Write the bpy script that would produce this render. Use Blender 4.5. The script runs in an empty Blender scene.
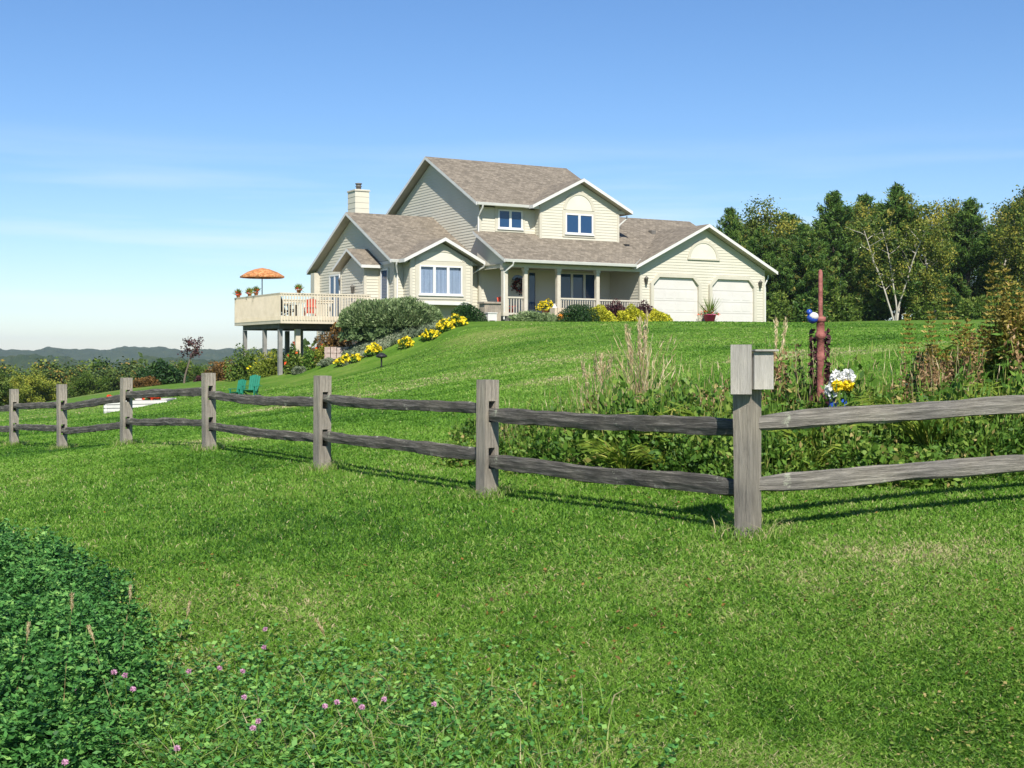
import bpy, math, random
import numpy as np
from mathutils import Vector, Matrix, noise as mnoise

rng = np.random.default_rng(7)
random.seed(7)
SC = bpy.context.scene
COL = SC.collection
R = math.radians

# ------------------------------------------------------------------ camera, sky, sun, exposure
F, YH = 1300.0, 354.0            # focal length and horizon row, in pixels of the 1024 x 768 frame
cam = bpy.data.objects.new("camera", bpy.data.cameras.new("camera"))
COL.objects.link(cam)
cam.data.sensor_width = 36.0
cam.data.lens = F / 1024 * 36.0
cam.data.shift_y = (YH - 384.0) / 1024.0
cam.data.clip_start = 0.1
cam.data.clip_end = 20000
cam.rotation_euler = (R(90), 0, 0)
SC.camera = cam

SUN_EL = R(44)
SUN_H = Vector((0.12, -0.993)).normalized()      # horizontal direction towards the sun
world = bpy.data.worlds.new("World")
SC.world = world
world.use_nodes = True
wt = world.node_tree
for n in list(wt.nodes):
    wt.nodes.remove(n)
wo = wt.nodes.new("ShaderNodeOutputWorld")
bg = wt.nodes.new("ShaderNodeBackground")
sky = wt.nodes.new("ShaderNodeTexSky")
sky.sky_type = 'NISHITA'
sky.sun_disc = False
sky.sun_elevation = SUN_EL
sky.sun_rotation = math.atan2(SUN_H.x, SUN_H.y)
sky.air_density = 1.0
sky.dust_density = 0.1
sky.ozone_density = 3.0
bg.inputs["Strength"].default_value = 0.083
# thin high cirrus streaks, laid out by sky direction
tc = wt.nodes.new("ShaderNodeTexCoord")
mp = wt.nodes.new("ShaderNodeMapping")
mp.inputs["Scale"].default_value = (2.4, 2.4, 34.0)
mp.inputs["Rotation"].default_value = (0, R(-2.0), 0)
nz = wt.nodes.new("ShaderNodeTexNoise")
nz.inputs["Scale"].default_value = 1.6
nz.inputs["Detail"].default_value = 5
nz.inputs["Roughness"].default_value = 0.5
rp = wt.nodes.new("ShaderNodeValToRGB")
rp.color_ramp.elements[0].position = 0.47
rp.color_ramp.elements[0].color = (0, 0, 0, 1)
rp.color_ramp.elements[1].position = 0.72
rp.color_ramp.elements[1].color = (1, 1, 1, 1)
sep = wt.nodes.new("ShaderNodeSeparateXYZ")
alt = wt.nodes.new("ShaderNodeValToRGB")          # only in a low band of the sky
alt.color_ramp.elements[0].position = 0.0
alt.color_ramp.elements[0].color = (0.30, 0.30, 0.30, 1)
alt.color_ramp.elements[1].position = 0.17
alt.color_ramp.elements[1].color = (0.0, 0.0, 0.0, 1)
e = alt.color_ramp.elements.new(0.085)
e.color = (0.42, 0.42, 0.42, 1)
mul = wt.nodes.new("ShaderNodeMath"); mul.operation = 'MULTIPLY'
mixc = wt.nodes.new("ShaderNodeMixRGB")
mixc.inputs["Color2"].default_value = (8.0, 8.6, 9.2, 1)
gam = wt.nodes.new("ShaderNodeHueSaturation")
gam.inputs["Saturation"].default_value = 1.10
L = wt.links.new
L(tc.outputs["Generated"], mp.inputs["Vector"]); L(mp.outputs[0], nz.inputs["Vector"])
L(nz.outputs["Fac"], rp.inputs[0]); L(tc.outputs["Generated"], sep.inputs[0])
L(sep.outputs["Z"], alt.inputs[0]); L(rp.outputs[0], mul.inputs[0]); L(alt.outputs[0], mul.inputs[1])
L(mul.outputs[0], mixc.inputs["Fac"]); tint = wt.nodes.new("ShaderNodeMixRGB"); tint.blend_type = 'MULTIPLY'
tint.inputs["Fac"].default_value = 1.0
tint.inputs["Color2"].default_value = (0.89, 0.965, 1.11, 1)
L(sky.outputs[0], tint.inputs["Color1"]); L(tint.outputs[0], gam.inputs["Color"]); L(gam.outputs[0], mixc.inputs["Color1"])
L(mixc.outputs[0], bg.inputs["Color"]); L(bg.outputs[0], wo.inputs["Surface"])

sun = bpy.data.objects.new("sun", bpy.data.lights.new("sun", 'SUN'))
COL.objects.link(sun)
sun.data.energy = 5.0
sun.data.angle = R(0.53)
sun.data.color = (1.0, 0.95, 0.86)
sd = Vector((SUN_H.x * math.cos(SUN_EL), SUN_H.y * math.cos(SUN_EL), math.sin(SUN_EL)))
sun.rotation_euler = (-sd).to_track_quat('-Z', 'Y').to_euler()
sun.location = (0, 0, 30)

vs = SC.view_settings
vs.view_transform = 'Standard'
vs.look = 'None'
vs.exposure = 0.6
vs.gamma = 1.0
vs.use_curve_mapping = False

# ------------------------------------------------------------------ materials
def new_mat(name):
    m = bpy.data.materials.new(name)
    m.use_nodes = True
    nt = m.node_tree
    b = nt.nodes["Principled BSDF"]
    return m, nt, b

def N(nt, typ, **kw):
    n = nt.nodes.new(typ)
    for k, v in kw.items():
        if k in n.inputs:
            n.inputs[k].default_value = v
        else:
            setattr(n, k, v)
    return n

def ramp(nt, stops):
    r = nt.nodes.new("ShaderNodeValToRGB")
    cr = r.color_ramp
    while len(cr.elements) < len(stops):
        cr.elements.new(0.5)
    for el, (p, c) in zip(cr.elements, stops):
        el.position = p
        el.color = (c[0], c[1], c[2], 1)
    return r

def noisy(name, c1, c2, scale=4.0, rough=0.7, bump=0.0, bscale=None, coord="Object", stretch=(1, 1, 1), spec=0.3, detail=4):
    m, nt, b = new_mat(name)
    t = N(nt, "ShaderNodeTexCoord")
    mpp = N(nt, "ShaderNodeMapping")
    mpp.inputs["Scale"].default_value = stretch
    nt.links.new(t.outputs[coord], mpp.inputs["Vector"])
    n = N(nt, "ShaderNodeTexNoise", Scale=scale, Detail=detail, Roughness=0.6)
    nt.links.new(mpp.outputs[0], n.inputs["Vector"])
    r = ramp(nt, [(0.3, c1), (0.7, c2)])
    nt.links.new(n.outputs["Fac"], r.inputs[0])
    nt.links.new(r.outputs[0], b.inputs["Base Color"])
    b.inputs["Roughness"].default_value = rough
    b.inputs["Specular IOR Level"].default_value = spec
    if bump:
        n2 = N(nt, "ShaderNodeTexNoise", Scale=bscale or scale * 3, Detail=3)
        nt.links.new(mpp.outputs[0], n2.inputs["Vector"])
        bp = N(nt, "ShaderNodeBump", Strength=bump, Distance=0.02)
        nt.links.new(n2.outputs["Fac"], bp.inputs["Height"])
        nt.links.new(bp.outputs[0], b.inputs["Normal"])
    return m

def foliage(name, stops, trans=0.25, rough=0.55, spec=0.25):
    """leaf material: colour from the per-leaf attribute 'tint'"""
    m, nt, b = new_mat(name)
    a = N(nt, "ShaderNodeAttribute", attribute_name="tint")
    r = ramp(nt, stops)
    nt.links.new(a.outputs["Fac"], r.inputs[0])
    nt.links.new(r.outputs[0], b.inputs["Base Color"])
    b.inputs["Roughness"].default_value = rough
    b.inputs["Specular IOR Level"].default_value = spec
    if trans > 0:
        tr = N(nt, "ShaderNodeBsdfTranslucent")
        mx = N(nt, "ShaderNodeMixShader", Fac=trans)
        out = nt.nodes["Material Output"]
        nt.links.new(r.outputs[0], tr.inputs["Color"])
        nt.links.new(b.outputs[0], mx.inputs[1])
        nt.links.new(tr.outputs[0], mx.inputs[2])
        nt.links.new(mx.outputs[0], out.inputs["Surface"])
    return m

M = {}
M["siding"] = noisy("vinyl_siding", (0.505, 0.475, 0.385), (0.56, 0.53, 0.435), 0.7, 0.55, spec=0.25)
M["trim"] = noisy("cream_trim", (0.46, 0.43, 0.345), (0.52, 0.485, 0.395), 1.5, 0.5)
M["white"] = noisy("white_fascia", (0.54, 0.535, 0.50), (0.63, 0.62, 0.585), 2.0, 0.4)
M["sash"] = noisy("white_sash", (0.60, 0.60, 0.575), (0.67, 0.67, 0.645), 2.0, 0.4)
M["panel"] = noisy("arch_panel_paint", (0.58, 0.55, 0.46), (0.63, 0.60, 0.51), 1.5, 0.5)
M["shaded_soffit"] = noisy("shaded_soffit", (0.30, 0.275, 0.22), (0.36, 0.33, 0.265), 2.0, 0.6)  # colour darkened to deepen the shade under the porch roof
M["door_white"] = noisy("garage_door_paint", (0.54, 0.51, 0.475), (0.59, 0.56, 0.525), 1.2, 0.45)
M["porchwood"] = noisy("painted_porch_wood", (0.46, 0.42, 0.34), (0.55, 0.50, 0.41), 5.0, 0.6)
M["deckwood"] = noisy("deck_rail_paint", (0.50, 0.44, 0.33), (0.60, 0.53, 0.41), 3.0, 0.65)
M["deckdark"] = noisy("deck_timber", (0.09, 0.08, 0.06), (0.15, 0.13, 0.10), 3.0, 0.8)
M["shadegrey"] = noisy("painted_shade_grey", (0.17, 0.17, 0.16), (0.26, 0.25, 0.23), 3.0, 0.8)  # shade under the deck put into the post colour; porch floor too
M["concrete"] = noisy("concrete", (0.30, 0.29, 0.27), (0.40, 0.39, 0.36), 3.0, 0.85, bump=0.2)
M["metal"] = noisy("lamp_metal", (0.10, 0.09, 0.08), (0.16, 0.15, 0.13), 8, 0.5)
M["black"] = noisy("black_metal", (0.012, 0.012, 0.012), (0.03, 0.03, 0.03), 8, 0.5)
M["dark"] = noisy("dark_interior", (0.010, 0.012, 0.016), (0.018, 0.020, 0.026), 2, 0.9, spec=0.05)
M["curtain"] = noisy("pale_curtain", (0.50, 0.52, 0.55), (0.68, 0.69, 0.72), 9.0, 0.9, stretch=(3, 3, 0.2), spec=0.1)
M["bark"] = noisy("bark", (0.07, 0.055, 0.04), (0.16, 0.13, 0.10), 9.0, 0.9, bump=0.4, stretch=(1, 1, 0.3))
M["palebark"] = noisy("pale_bark", (0.30, 0.27, 0.22), (0.46, 0.43, 0.37), 7.0, 0.85, stretch=(1, 1, 0.4))
M["rust"] = noisy("rusty_iron", (0.13, 0.035, 0.028), (0.36, 0.14, 0.115), 11.0, 0.8, bump=0.5, detail=8)
M["stone"] = noisy("pink_grey_stone", (0.28, 0.20, 0.17), (0.46, 0.38, 0.33), 7.0, 0.9, bump=0.5)
M["terracotta"] = noisy("terracotta", (0.40, 0.15, 0.07), (0.52, 0.22, 0.11), 6.0, 0.8)
M["magenta"] = noisy("magenta_glaze", (0.50, 0.03, 0.14), (0.60, 0.05, 0.20), 4.0, 0.35)
M["orange"] = noisy("pumpkin_skin", (0.70, 0.22, 0.015), (0.85, 0.34, 0.03), 5.0, 0.45)
M["redpaint"] = noisy("red_paint", (0.55, 0.06, 0.03), (0.66, 0.10, 0.05), 5.0, 0.5)
M["greenpaint"] = noisy("green_chair_paint", (0.012, 0.14, 0.085), (0.02, 0.19, 0.12), 6.0, 0.5)
M["blue"] = noisy("blue_glaze", (0.015, 0.05, 0.30), (0.03, 0.09, 0.42), 5.0, 0.25, spec=0.6)
M["boxwhite"] = noisy("white_box_paint", (0.52, 0.51, 0.48), (0.62, 0.60, 0.57), 4.0, 0.5)
M["straw"] = noisy("straw_bale", (0.42, 0.36, 0.25), (0.6, 0.53, 0.40), 20.0, 0.9, bump=0.5)
M["soil"] = noisy("bark_mulch", (0.035, 0.022, 0.014), (0.10, 0.06, 0.04), 14.0, 0.95, bump=0.6)

def glass(name, base, ior):
    m, nt, b = new_mat(name)
    b.inputs["Base Color"].default_value = (*base, 1)
    b.inputs["Roughness"].default_value = 0.03
    b.inputs["IOR"].default_value = ior
    t = N(nt, "ShaderNodeTexCoord")
    n = N(nt, "ShaderNodeTexNoise", Scale=1.2, Detail=1)
    bp = N(nt, "ShaderNodeBump", Strength=0.05, Distance=0.05)
    nt.links.new(t.outputs["Object"], n.inputs["Vector"])
    nt.links.new(n.outputs["Fac"], bp.inputs["Height"])
    nt.links.new(bp.outputs[0], b.inputs["Normal"])
    return m
M["glass"] = glass("window_glass", (0.014, 0.05, 0.125), 1.6)  # blue in the base colour stands in for reflected sky

def clear_glass():
    m, nt, b = new_mat("clear_window_glass")
    tr = N(nt, "ShaderNodeBsdfTransparent")
    tr.inputs["Color"].default_value = (0.80, 0.84, 0.90, 1)
    gl = N(nt, "ShaderNodeBsdfGlossy", Roughness=0.03)
    mx = N(nt, "ShaderNodeMixShader", Fac=0.10)
    nt.links.new(tr.outputs[0], mx.inputs[1]); nt.links.new(gl.outputs[0], mx.inputs[2])
    nt.links.new(mx.outputs[0], nt.nodes["Material Output"].inputs["Surface"])
    return m
M["clear"] = clear_glass()

def shingles():
    m, nt, b = new_mat("asphalt_shingles")
    uv = N(nt, "ShaderNodeUVMap", uv_map="UVMap")
    br = N(nt, "ShaderNodeTexBrick")
    br.inputs["Color1"].default_value = (0.150, 0.128, 0.100, 1)
    br.inputs["Color2"].default_value = (0.250, 0.214, 0.168, 1)
    br.inputs["Mortar"].default_value = (0.105, 0.09, 0.07, 1)
    br.inputs["Scale"].default_value = 1.0
    br.inputs["Mortar Size"].default_value = 0.006
    br.inputs["Brick Width"].default_value = 0.19
    br.inputs["Row Height"].default_value = 0.145
    br.offset = 0.37
    n = N(nt, "ShaderNodeTexNoise", Scale=2.6, Detail=8, Roughness=0.8)
    r = ramp(nt, [(0.34, (0.80, 0.80, 0.80)), (0.66, (1.18, 1.17, 1.15))])
    mu = N(nt, "ShaderNodeMixRGB", blend_type='MULTIPLY', Fac=1.0)
    Lk = nt.links.new
    Lk(uv.outputs[0], br.inputs["Vector"]); Lk(uv.outputs[0], n.inputs["Vector"])
    Lk(n.outputs["Fac"], r.inputs[0]); Lk(br.outputs["Color"], mu.inputs["Color1"]); Lk(r.outputs[0], mu.inputs["Color2"])
    Lk(mu.outputs[0], b.inputs["Base Color"])
    b.inputs["Roughness"].default_value = 0.9
    b.inputs["Specular IOR Level"].default_value = 0.15
    bp = N(nt, "ShaderNodeBump", Strength=0.5, Distance=0.02)
    Lk(br.outputs["Fac"], bp.inputs["Height"]); bp.invert = True
    Lk(bp.outputs[0], b.inputs["Normal"])
    return m
M["shingle"] = shingles()

def weathered(name, dark, mid, light, lichen=True, grain=(1.0, 16.0, 16.0)):
    """grey weathered timber, grain along local X"""
    m, nt, b = new_mat(name)
    Lk = nt.links.new
    t = N(nt, "ShaderNodeTexCoord")
    mpp = N(nt, "ShaderNodeMapping"); mpp.inputs["Scale"].default_value = grain
    Lk(t.outputs["Object"], mpp.inputs["Vector"])
    n1 = N(nt, "ShaderNodeTexNoise", Scale=3.0, Detail=10, Roughness=0.8)
    Lk(mpp.outputs[0], n1.inputs["Vector"])
    r1 = ramp(nt, [(0.28, dark), (0.5, mid), (0.74, light)])
    Lk(n1.outputs["Fac"], r1.inputs[0])
    n2 = N(nt, "ShaderNodeTexNoise", Scale=2.0, Detail=3)
    Lk(t.outputs["Object"], n2.inputs["Vector"])
    r2 = ramp(nt, [(0.35, (0.72, 0.72, 0.74)), (0.65, (1.15, 1.12, 1.06))])
    Lk(n2.outputs["Fac"], r2.inputs[0])
    mu = N(nt, "ShaderNodeMixRGB", blend_type='MULTIPLY', Fac=1.0)
    Lk(r1.outputs[0], mu.inputs["Color1"]); Lk(r2.outputs[0], mu.inputs["Color2"])
    last = mu.outputs[0]
    if lichen:
        n3 = N(nt, "ShaderNodeTexNoise", Scale=6.5, Detail=6, Roughness=0.75)
        Lk(t.outputs["Object"], n3.inputs["Vector"])
        r3 = ramp(nt, [(0.62, (0, 0, 0)), (0.68, (1, 1, 1))])
        Lk(n3.outputs["Fac"], r3.inputs[0])
        mx = N(nt, "ShaderNodeMixRGB"); mx.inputs["Color2"].default_value = (0.42, 0.44, 0.33, 1)
        ml = N(nt, "ShaderNodeMath", operation='MULTIPLY'); ml.inputs[1].default_value = 0.7
        Lk(r3.outputs[0], ml.inputs[0]); Lk(ml.outputs[0], mx.inputs["Fac"])
        Lk(last, mx.inputs["Color1"]); last = mx.outputs[0]
    Lk(last, b.inputs["Base Color"])
    b.inputs["Roughness"].default_value = 0.9
    b.inputs["Specular IOR Level"].default_value = 0.15
    bp = N(nt, "ShaderNodeBump", Strength=1.0, Distance=0.02)
    Lk(n1.outputs["Fac"], bp.inputs["Height"]); Lk(bp.outputs[0], b.inputs["Normal"])
    return m
M["rail"] = weathered("weathered_rail", (0.035, 0.032, 0.028), (0.20, 0.187, 0.165), (0.46, 0.43, 0.385))
M["rail_dark"] = weathered("dark_weathered_rail", (0.024, 0.023, 0.021), (0.105, 0.098, 0.086), (0.34, 0.32, 0.285))
M["post"] = weathered("weathered_post", (0.09, 0.08, 0.066), (0.29, 0.262, 0.22), (0.46, 0.42, 0.36), lichen=False)
M["board"] = weathered("weathered_board", (0.28, 0.26, 0.23), (0.42, 0.40, 0.36), (0.55, 0.52, 0.48), lichen=False)
M["bench"] = weathered("grey_planks", (0.22, 0.19, 0.15), (0.36, 0.31, 0.25), (0.46, 0.40, 0.33), lichen=False, grain=(16, 16, 1.0))
M["boxboard"] = weathered("weathered_box_board", (0.30, 0.28, 0.25), (0.46, 0.44, 0.40), (0.60, 0.57, 0.53), lichen=False, grain=(16, 16, 1.5))

def ground_mat():
    m, nt, b = new_mat("lawn")
    Lk = nt.links.new
    t = N(nt, "ShaderNodeTexCoord")
    def tex(scale, detail=4, stretch=None, rough=0.6):
        n = N(nt, "ShaderNodeTexNoise", Scale=scale, Detail=detail, Roughness=rough)
        if stretch:
            mpp = N(nt, "ShaderNodeMapping"); mpp.inputs["Scale"].default_value = stretch
            mpp.inputs["Rotation"].default_value = (0, 0, R(6))
            Lk(t.outputs["Object"], mpp.inputs["Vector"]); Lk(mpp.outputs[0], n.inputs["Vector"])
        else:
            Lk(t.outputs["Object"], n.inputs["Vector"])
        return n
    n1 = tex(0.9, 6, (0.35, 1.0, 1.0), 0.65)          # patches drawn out along the mowing direction
    r1 = ramp(nt, [(0.30, (0.052, 0.125, 0.012)), (0.5, (0.088, 0.175, 0.020)), (0.72, (0.155, 0.215, 0.045))])
    Lk(n1.outputs["Fac"], r1.inputs[0])
    n2 = tex(9.0, 5, None, 0.7)
    r2 = ramp(nt, [(0.3, (0.66, 0.70, 0.60)), (0.7, (1.25, 1.22, 1.2))])
    Lk(n2.outputs["Fac"], r2.inputs[0])
    mu = N(nt, "ShaderNodeMixRGB", blend_type='MULTIPLY', Fac=1.0)
    Lk(r1.outputs[0], mu.inputs["Color1"]); Lk(r2.outputs[0], mu.inputs["Color2"])
    n3 = tex(0.22, 4, (0.5, 1.3, 1.0), 0.6)            # dry, straw coloured areas
    r3 = ramp(nt, [(0.56, (0, 0, 0)), (0.72, (1, 1, 1))])
    Lk(n3.outputs["Fac"], r3.inputs[0])
    ml = N(nt, "ShaderNodeMath", operation='MULTIPLY'); ml.inputs[1].default_value = 0.55
    Lk(r3.outputs[0], ml.inputs[0])
    mx = N(nt, "ShaderNodeMixRGB"); mx.inputs["Color2"].default_value = (0.26, 0.25, 0.09, 1)
    Lk(ml.outputs[0], mx.inputs["Fac"]); Lk(mu.outputs[0], mx.inputs["Color1"])
    Lk(mx.outputs[0], b.inputs["Base Color"])
    b.inputs["Roughness"].default_value = 0.9
    b.inputs["Specular IOR Level"].default_value = 0.1
    n4 = tex(14.0, 4)
    bp = N(nt, "ShaderNodeBump", Strength=0.6, Distance=0.06)
    Lk(n4.outputs["Fac"], bp.inputs["Height"]); Lk(bp.outputs[0], b.inputs["Normal"])
    return m
M["ground"] = ground_mat()

G_STOPS = [(0.0, (0.026, 0.088, 0.010)), (0.33, (0.106, 0.240, 0.022)), (0.62, (0.205, 0.370, 0.046)),
           (0.82, (0.30, 0.385, 0.10)), (1.0, (0.54, 0.45, 0.26))]
M["grass"] = foliage("grass_blades", G_STOPS, 0.4, 0.5)
M["alfalfa"] = foliage("alfalfa_leaves", [(0, (0.022, 0.085, 0.020)), (0.6, (0.085, 0.245, 0.050)), (1, (0.24, 0.42, 0.10))], 0.25)
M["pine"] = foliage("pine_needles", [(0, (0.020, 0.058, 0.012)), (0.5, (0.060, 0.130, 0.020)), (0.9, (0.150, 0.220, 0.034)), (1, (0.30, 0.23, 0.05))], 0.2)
M["birch"] = foliage("birch_leaves", [(0, (0.035, 0.075, 0.012)), (0.5, (0.19, 0.235, 0.035)), (1, (0.42, 0.36, 0.06))], 0.35)
M["broad"] = foliage("broad_leaves", [(0, (0.035, 0.075, 0.012)), (0.5, (0.105, 0.175, 0.024)), (1, (0.22, 0.27, 0.05))], 0.3)
M["forest"] = foliage("forest_leaves", [(0, (0.030, 0.060, 0.014)), (0.5, (0.090, 0.140, 0.028)), (0.9, (0.20, 0.22, 0.04)), (1, (0.30, 0.19, 0.04))], 0.15)
M["yellowgreen"] = foliage("yellow_green_leaves", [(0, (0.09, 0.13, 0.014)), (0.5, (0.21, 0.26, 0.03)), (1, (0.38, 0.37, 0.05))], 0.3)
M["juniper"] = foliage("juniper_sprays", [(0, (0.075, 0.125, 0.045)), (0.5, (0.19, 0.265, 0.105)), (1, (0.36, 0.43, 0.22))], 0.25)
M["yew"] = foliage("yew_needles", [(0, (0.010, 0.035, 0.010)), (0.6, (0.024, 0.065, 0.014)), (1, (0.05, 0.10, 0.02))], 0.1)
M["spirea"] = foliage("golden_leaves", [(0, (0.16, 0.19, 0.015)), (0.5, (0.44, 0.44, 0.025)), (1, (0.75, 0.68, 0.05))], 0.25)
M["barberry"] = foliage("purple_leaves", [(0, (0.030, 0.012, 0.014)), (0.6, (0.07, 0.026, 0.030)), (1, (0.14, 0.05, 0.05))], 0.2)
M["russet"] = foliage("russet_leaves", [(0, (0.06, 0.045, 0.015)), (0.5, (0.15, 0.085, 0.025)), (1, (0.28, 0.14, 0.03))], 0.2)
M["yellowflower"] = foliage("yellow_petals", [(0, (0.68, 0.50, 0.008)), (1, (0.86, 0.72, 0.03))], 0.2)
M["redflower"] = foliage("red_petals", [(0, (0.55, 0.04, 0.02)), (1, (0.80, 0.12, 0.03))], 0.2)
M["pinkflower"] = foliage("pink_petals", [(0, (0.46, 0.20, 0.34)), (1, (0.70, 0.42, 0.56))], 0.2)
M["whiteflower"] = foliage("white_petals", [(0, (0.72, 0.72, 0.68)), (1, (0.86, 0.86, 0.84))], 0.2)
M["perennial"] = foliage("perennial_leaves", [(0, (0.035, 0.095, 0.012)), (0.5, (0.10, 0.20, 0.024)), (0.85, (0.20, 0.28, 0.045)), (1, (0.34, 0.27, 0.10))], 0.25)
M["strap"] = foliage("strap_leaves", [(0, (0.08, 0.15, 0.014)), (0.6, (0.22, 0.30, 0.035)), (1, (0.45, 0.42, 0.09))], 0.3)
M["seedhead"] = foliage("brown_seed_heads", [(0, (0.12, 0.065, 0.028)), (0.6, (0.25, 0.155, 0.07)), (1, (0.38, 0.26, 0.13))], 0.1)
M["dry"] = foliage("dry_straw", [(0, (0.26, 0.19, 0.085)), (0.6, (0.46, 0.36, 0.19)), (1, (0.66, 0.56, 0.36))], 0.2)
M["cover"] = foliage("grey_green_leaves", [(0, (0.08, 0.11, 0.06)), (0.6, (0.17, 0.21, 0.125)), (1, (0.28, 0.30, 0.19))], 0.15)
M["goldenrod"] = foliage("ochre_plumes", [(0, (0.12, 0.12, 0.02)), (0.6, (0.26, 0.21, 0.04)), (1, (0.44, 0.31, 0.08))], 0.2)

# ------------------------------------------------------------------ mesh helpers
class MB:
    """collects faces and links them as ONE mesh object"""
    def __init__(s):
        s.v, s.f, s.m, s.mats, s.smooth = [], [], [], [], []
    def mi(s, mat):
        if mat not in s.mats:
            s.mats.append(mat)
        return s.mats.index(mat)
    def add(s, vv, ff, mat, smooth=False):
        o = len(s.v)
        s.v += [tuple(p) for p in vv]
        k = s.mi(mat)
        for f in ff:
            s.f.append(tuple(i + o for i in f)); s.m.append(k); s.smooth.append(smooth)
    def hexa(s, p, mat):
        """8 points: bottom ring 0-3, top ring 4-7"""
        s.add(p, [(3, 2, 1, 0), (4, 5, 6, 7), (0, 1, 5, 4), (1, 2, 6, 5), (2, 3, 7, 6), (3, 0, 4, 7)], mat)
    def box(s, x0, x1, y0, y1, z0, z1, mat, fr=None):
        p = [(x0, y0, z0), (x1, y0, z0), (x1, y1, z0), (x0, y1, z0), (x0, y0, z1), (x1, y0, z1), (x1, y1, z1), (x0, y1, z1)]
        if fr:
            p = [fr(*q) for q in p]
        s.hexa(p, mat)
    def slab(s, top, t, mtop, mside, mbot=None):
        """roof slab: planar polygon 'top' (ccw seen from above), thickness t straight down"""
        n = len(top)
        bot = [(p[0], p[1], p[2] - t) for p in top]
        s.add(top, [tuple(range(n))], mtop)
        s.add(bot, [tuple(range(n - 1, -1, -1))], mbot or mside)
        for i in range(n):
            j = (i + 1) % n
            s.add([top[i], bot[i], bot[j], top[j]], [(0, 1, 2, 3)], mside)
    def tube(s, pts, rad, mat, n=8, cap=True, smooth=True, sx=1.0):
        pts = [Vector(p) for p in pts]
        rings = []
        up = Vector((0, 0, 1))
        for i, p in enumerate(pts):
            d = (pts[min(i + 1, len(pts) - 1)] - pts[max(i - 1, 0)]).normalized()
            a = d.cross(up)
            if a.length < 0.05:
                a = Vector((1, 0, 0)) - d * d.x
            a.normalize(); b = a.cross(d)
            r = rad[i] if hasattr(rad, "__len__") else rad
            rings.append([p + (a * math.cos(2 * math.pi * k / n) * sx + b * math.sin(2 * math.pi * k / n)) * r for k in range(n)])
        vv = [q for ring in rings for q in ring]
        ff = []
        for i in range(len(pts) - 1):
            for k in range(n):
                k2 = (k + 1) % n
                ff.append((i * n + k, i * n + k2, (i + 1) * n + k2, (i + 1) * n + k))
        s.add(vv, ff, mat, smooth)
        if cap:
            s.add(rings[0], [tuple(range(n))], mat); s.add(rings[-1], [tuple(range(n - 1, -1, -1))], mat)
    def lathe(s, prof, mat, n=16, c=(0, 0, 0), smooth=True):
        vv, ff = [], []
        for r, z in prof:
            for k in range(n):
                a = 2 * math.pi * k / n
                vv.append((c[0] + r * math.cos(a), c[1] + r * math.sin(a), c[2] + z))
        for i in range(len(prof) - 1):
            for k in range(n):
                k2 = (k + 1) % n
                ff.append((i * n + k, i * n + k2, (i + 1) * n + k2, (i + 1) * n + k))
        s.add(vv, ff, mat, smooth)
    def build(s, name, parent=None, loc=(0, 0, 0), rot=None):
        me = bpy.data.meshes.new(name)
        me.from_pydata(s.v, [], s.f)
        for m in s.mats:
            me.materials.append(m)
        me.polygons.foreach_set("material_index", s.m)
        me.polygons.foreach_set("use_smooth", s.smooth)
        uvl = me.uv_layers.new(name="UVMap")
        data = np.zeros((len(me.loops), 2), np.float32)
        for p in me.polygons:                      # planar metric uv per face: x along the level line, y up the slope
            nrm = p.normal
            t = Vector((0, 0, 1)).cross(nrm)
            t = t.normalized() if t.length > 1e-3 else Vector((1, 0, 0))
            bt = nrm.cross(t)
            for li in p.loop_indices:
                co = me.vertices[me.loops[li].vertex_index].co
                data[li] = (co.dot(t), co.dot(bt))
        uvl.data.foreach_set("uv", data.ravel())
        me.update()
        o = bpy.data.objects.new(name, me)
        COL.objects.link(o)
        if parent:
            o.parent = parent
        o.location = loc
        if rot:
            o.rotation_euler = rot
        return o

def np_mesh(name, V, sizes, mats, midx=None, tint=None):
    """polygons whose vertices follow one another in V (no sharing); sizes = vertices per polygon"""
    me = bpy.data.meshes.new(name)
    V = np.asarray(V, np.float32); sizes = np.asarray(sizes, np.int32)
    nl = int(sizes.sum())
    me.vertices.add(len(V)); me.vertices.foreach_set("co", V.ravel())
    me.loops.add(nl); me.loops.foreach_set("vertex_index", np.arange(nl, dtype=np.int32))
    st = np.zeros(len(sizes), np.int32); st[1:] = np.cumsum(sizes)[:-1]
    me.polygons.add(len(sizes)); me.polygons.foreach_set("loop_start", st)
    try:
        me.polygons.foreach_set("loop_total", sizes)
    except Exception:
        pass
    for m in mats:
        me.materials.append(m)
    if midx is not None:
        me.polygons.foreach_set("material_index", np.asarray(midx, np.int32))
    if tint is not None:
        a = me.attributes.new("tint", 'FLOAT', 'POINT')
        a.data.foreach_set("value", np.asarray(tint, np.float32))
    me.update(calc_edges=True)
    return me

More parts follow.
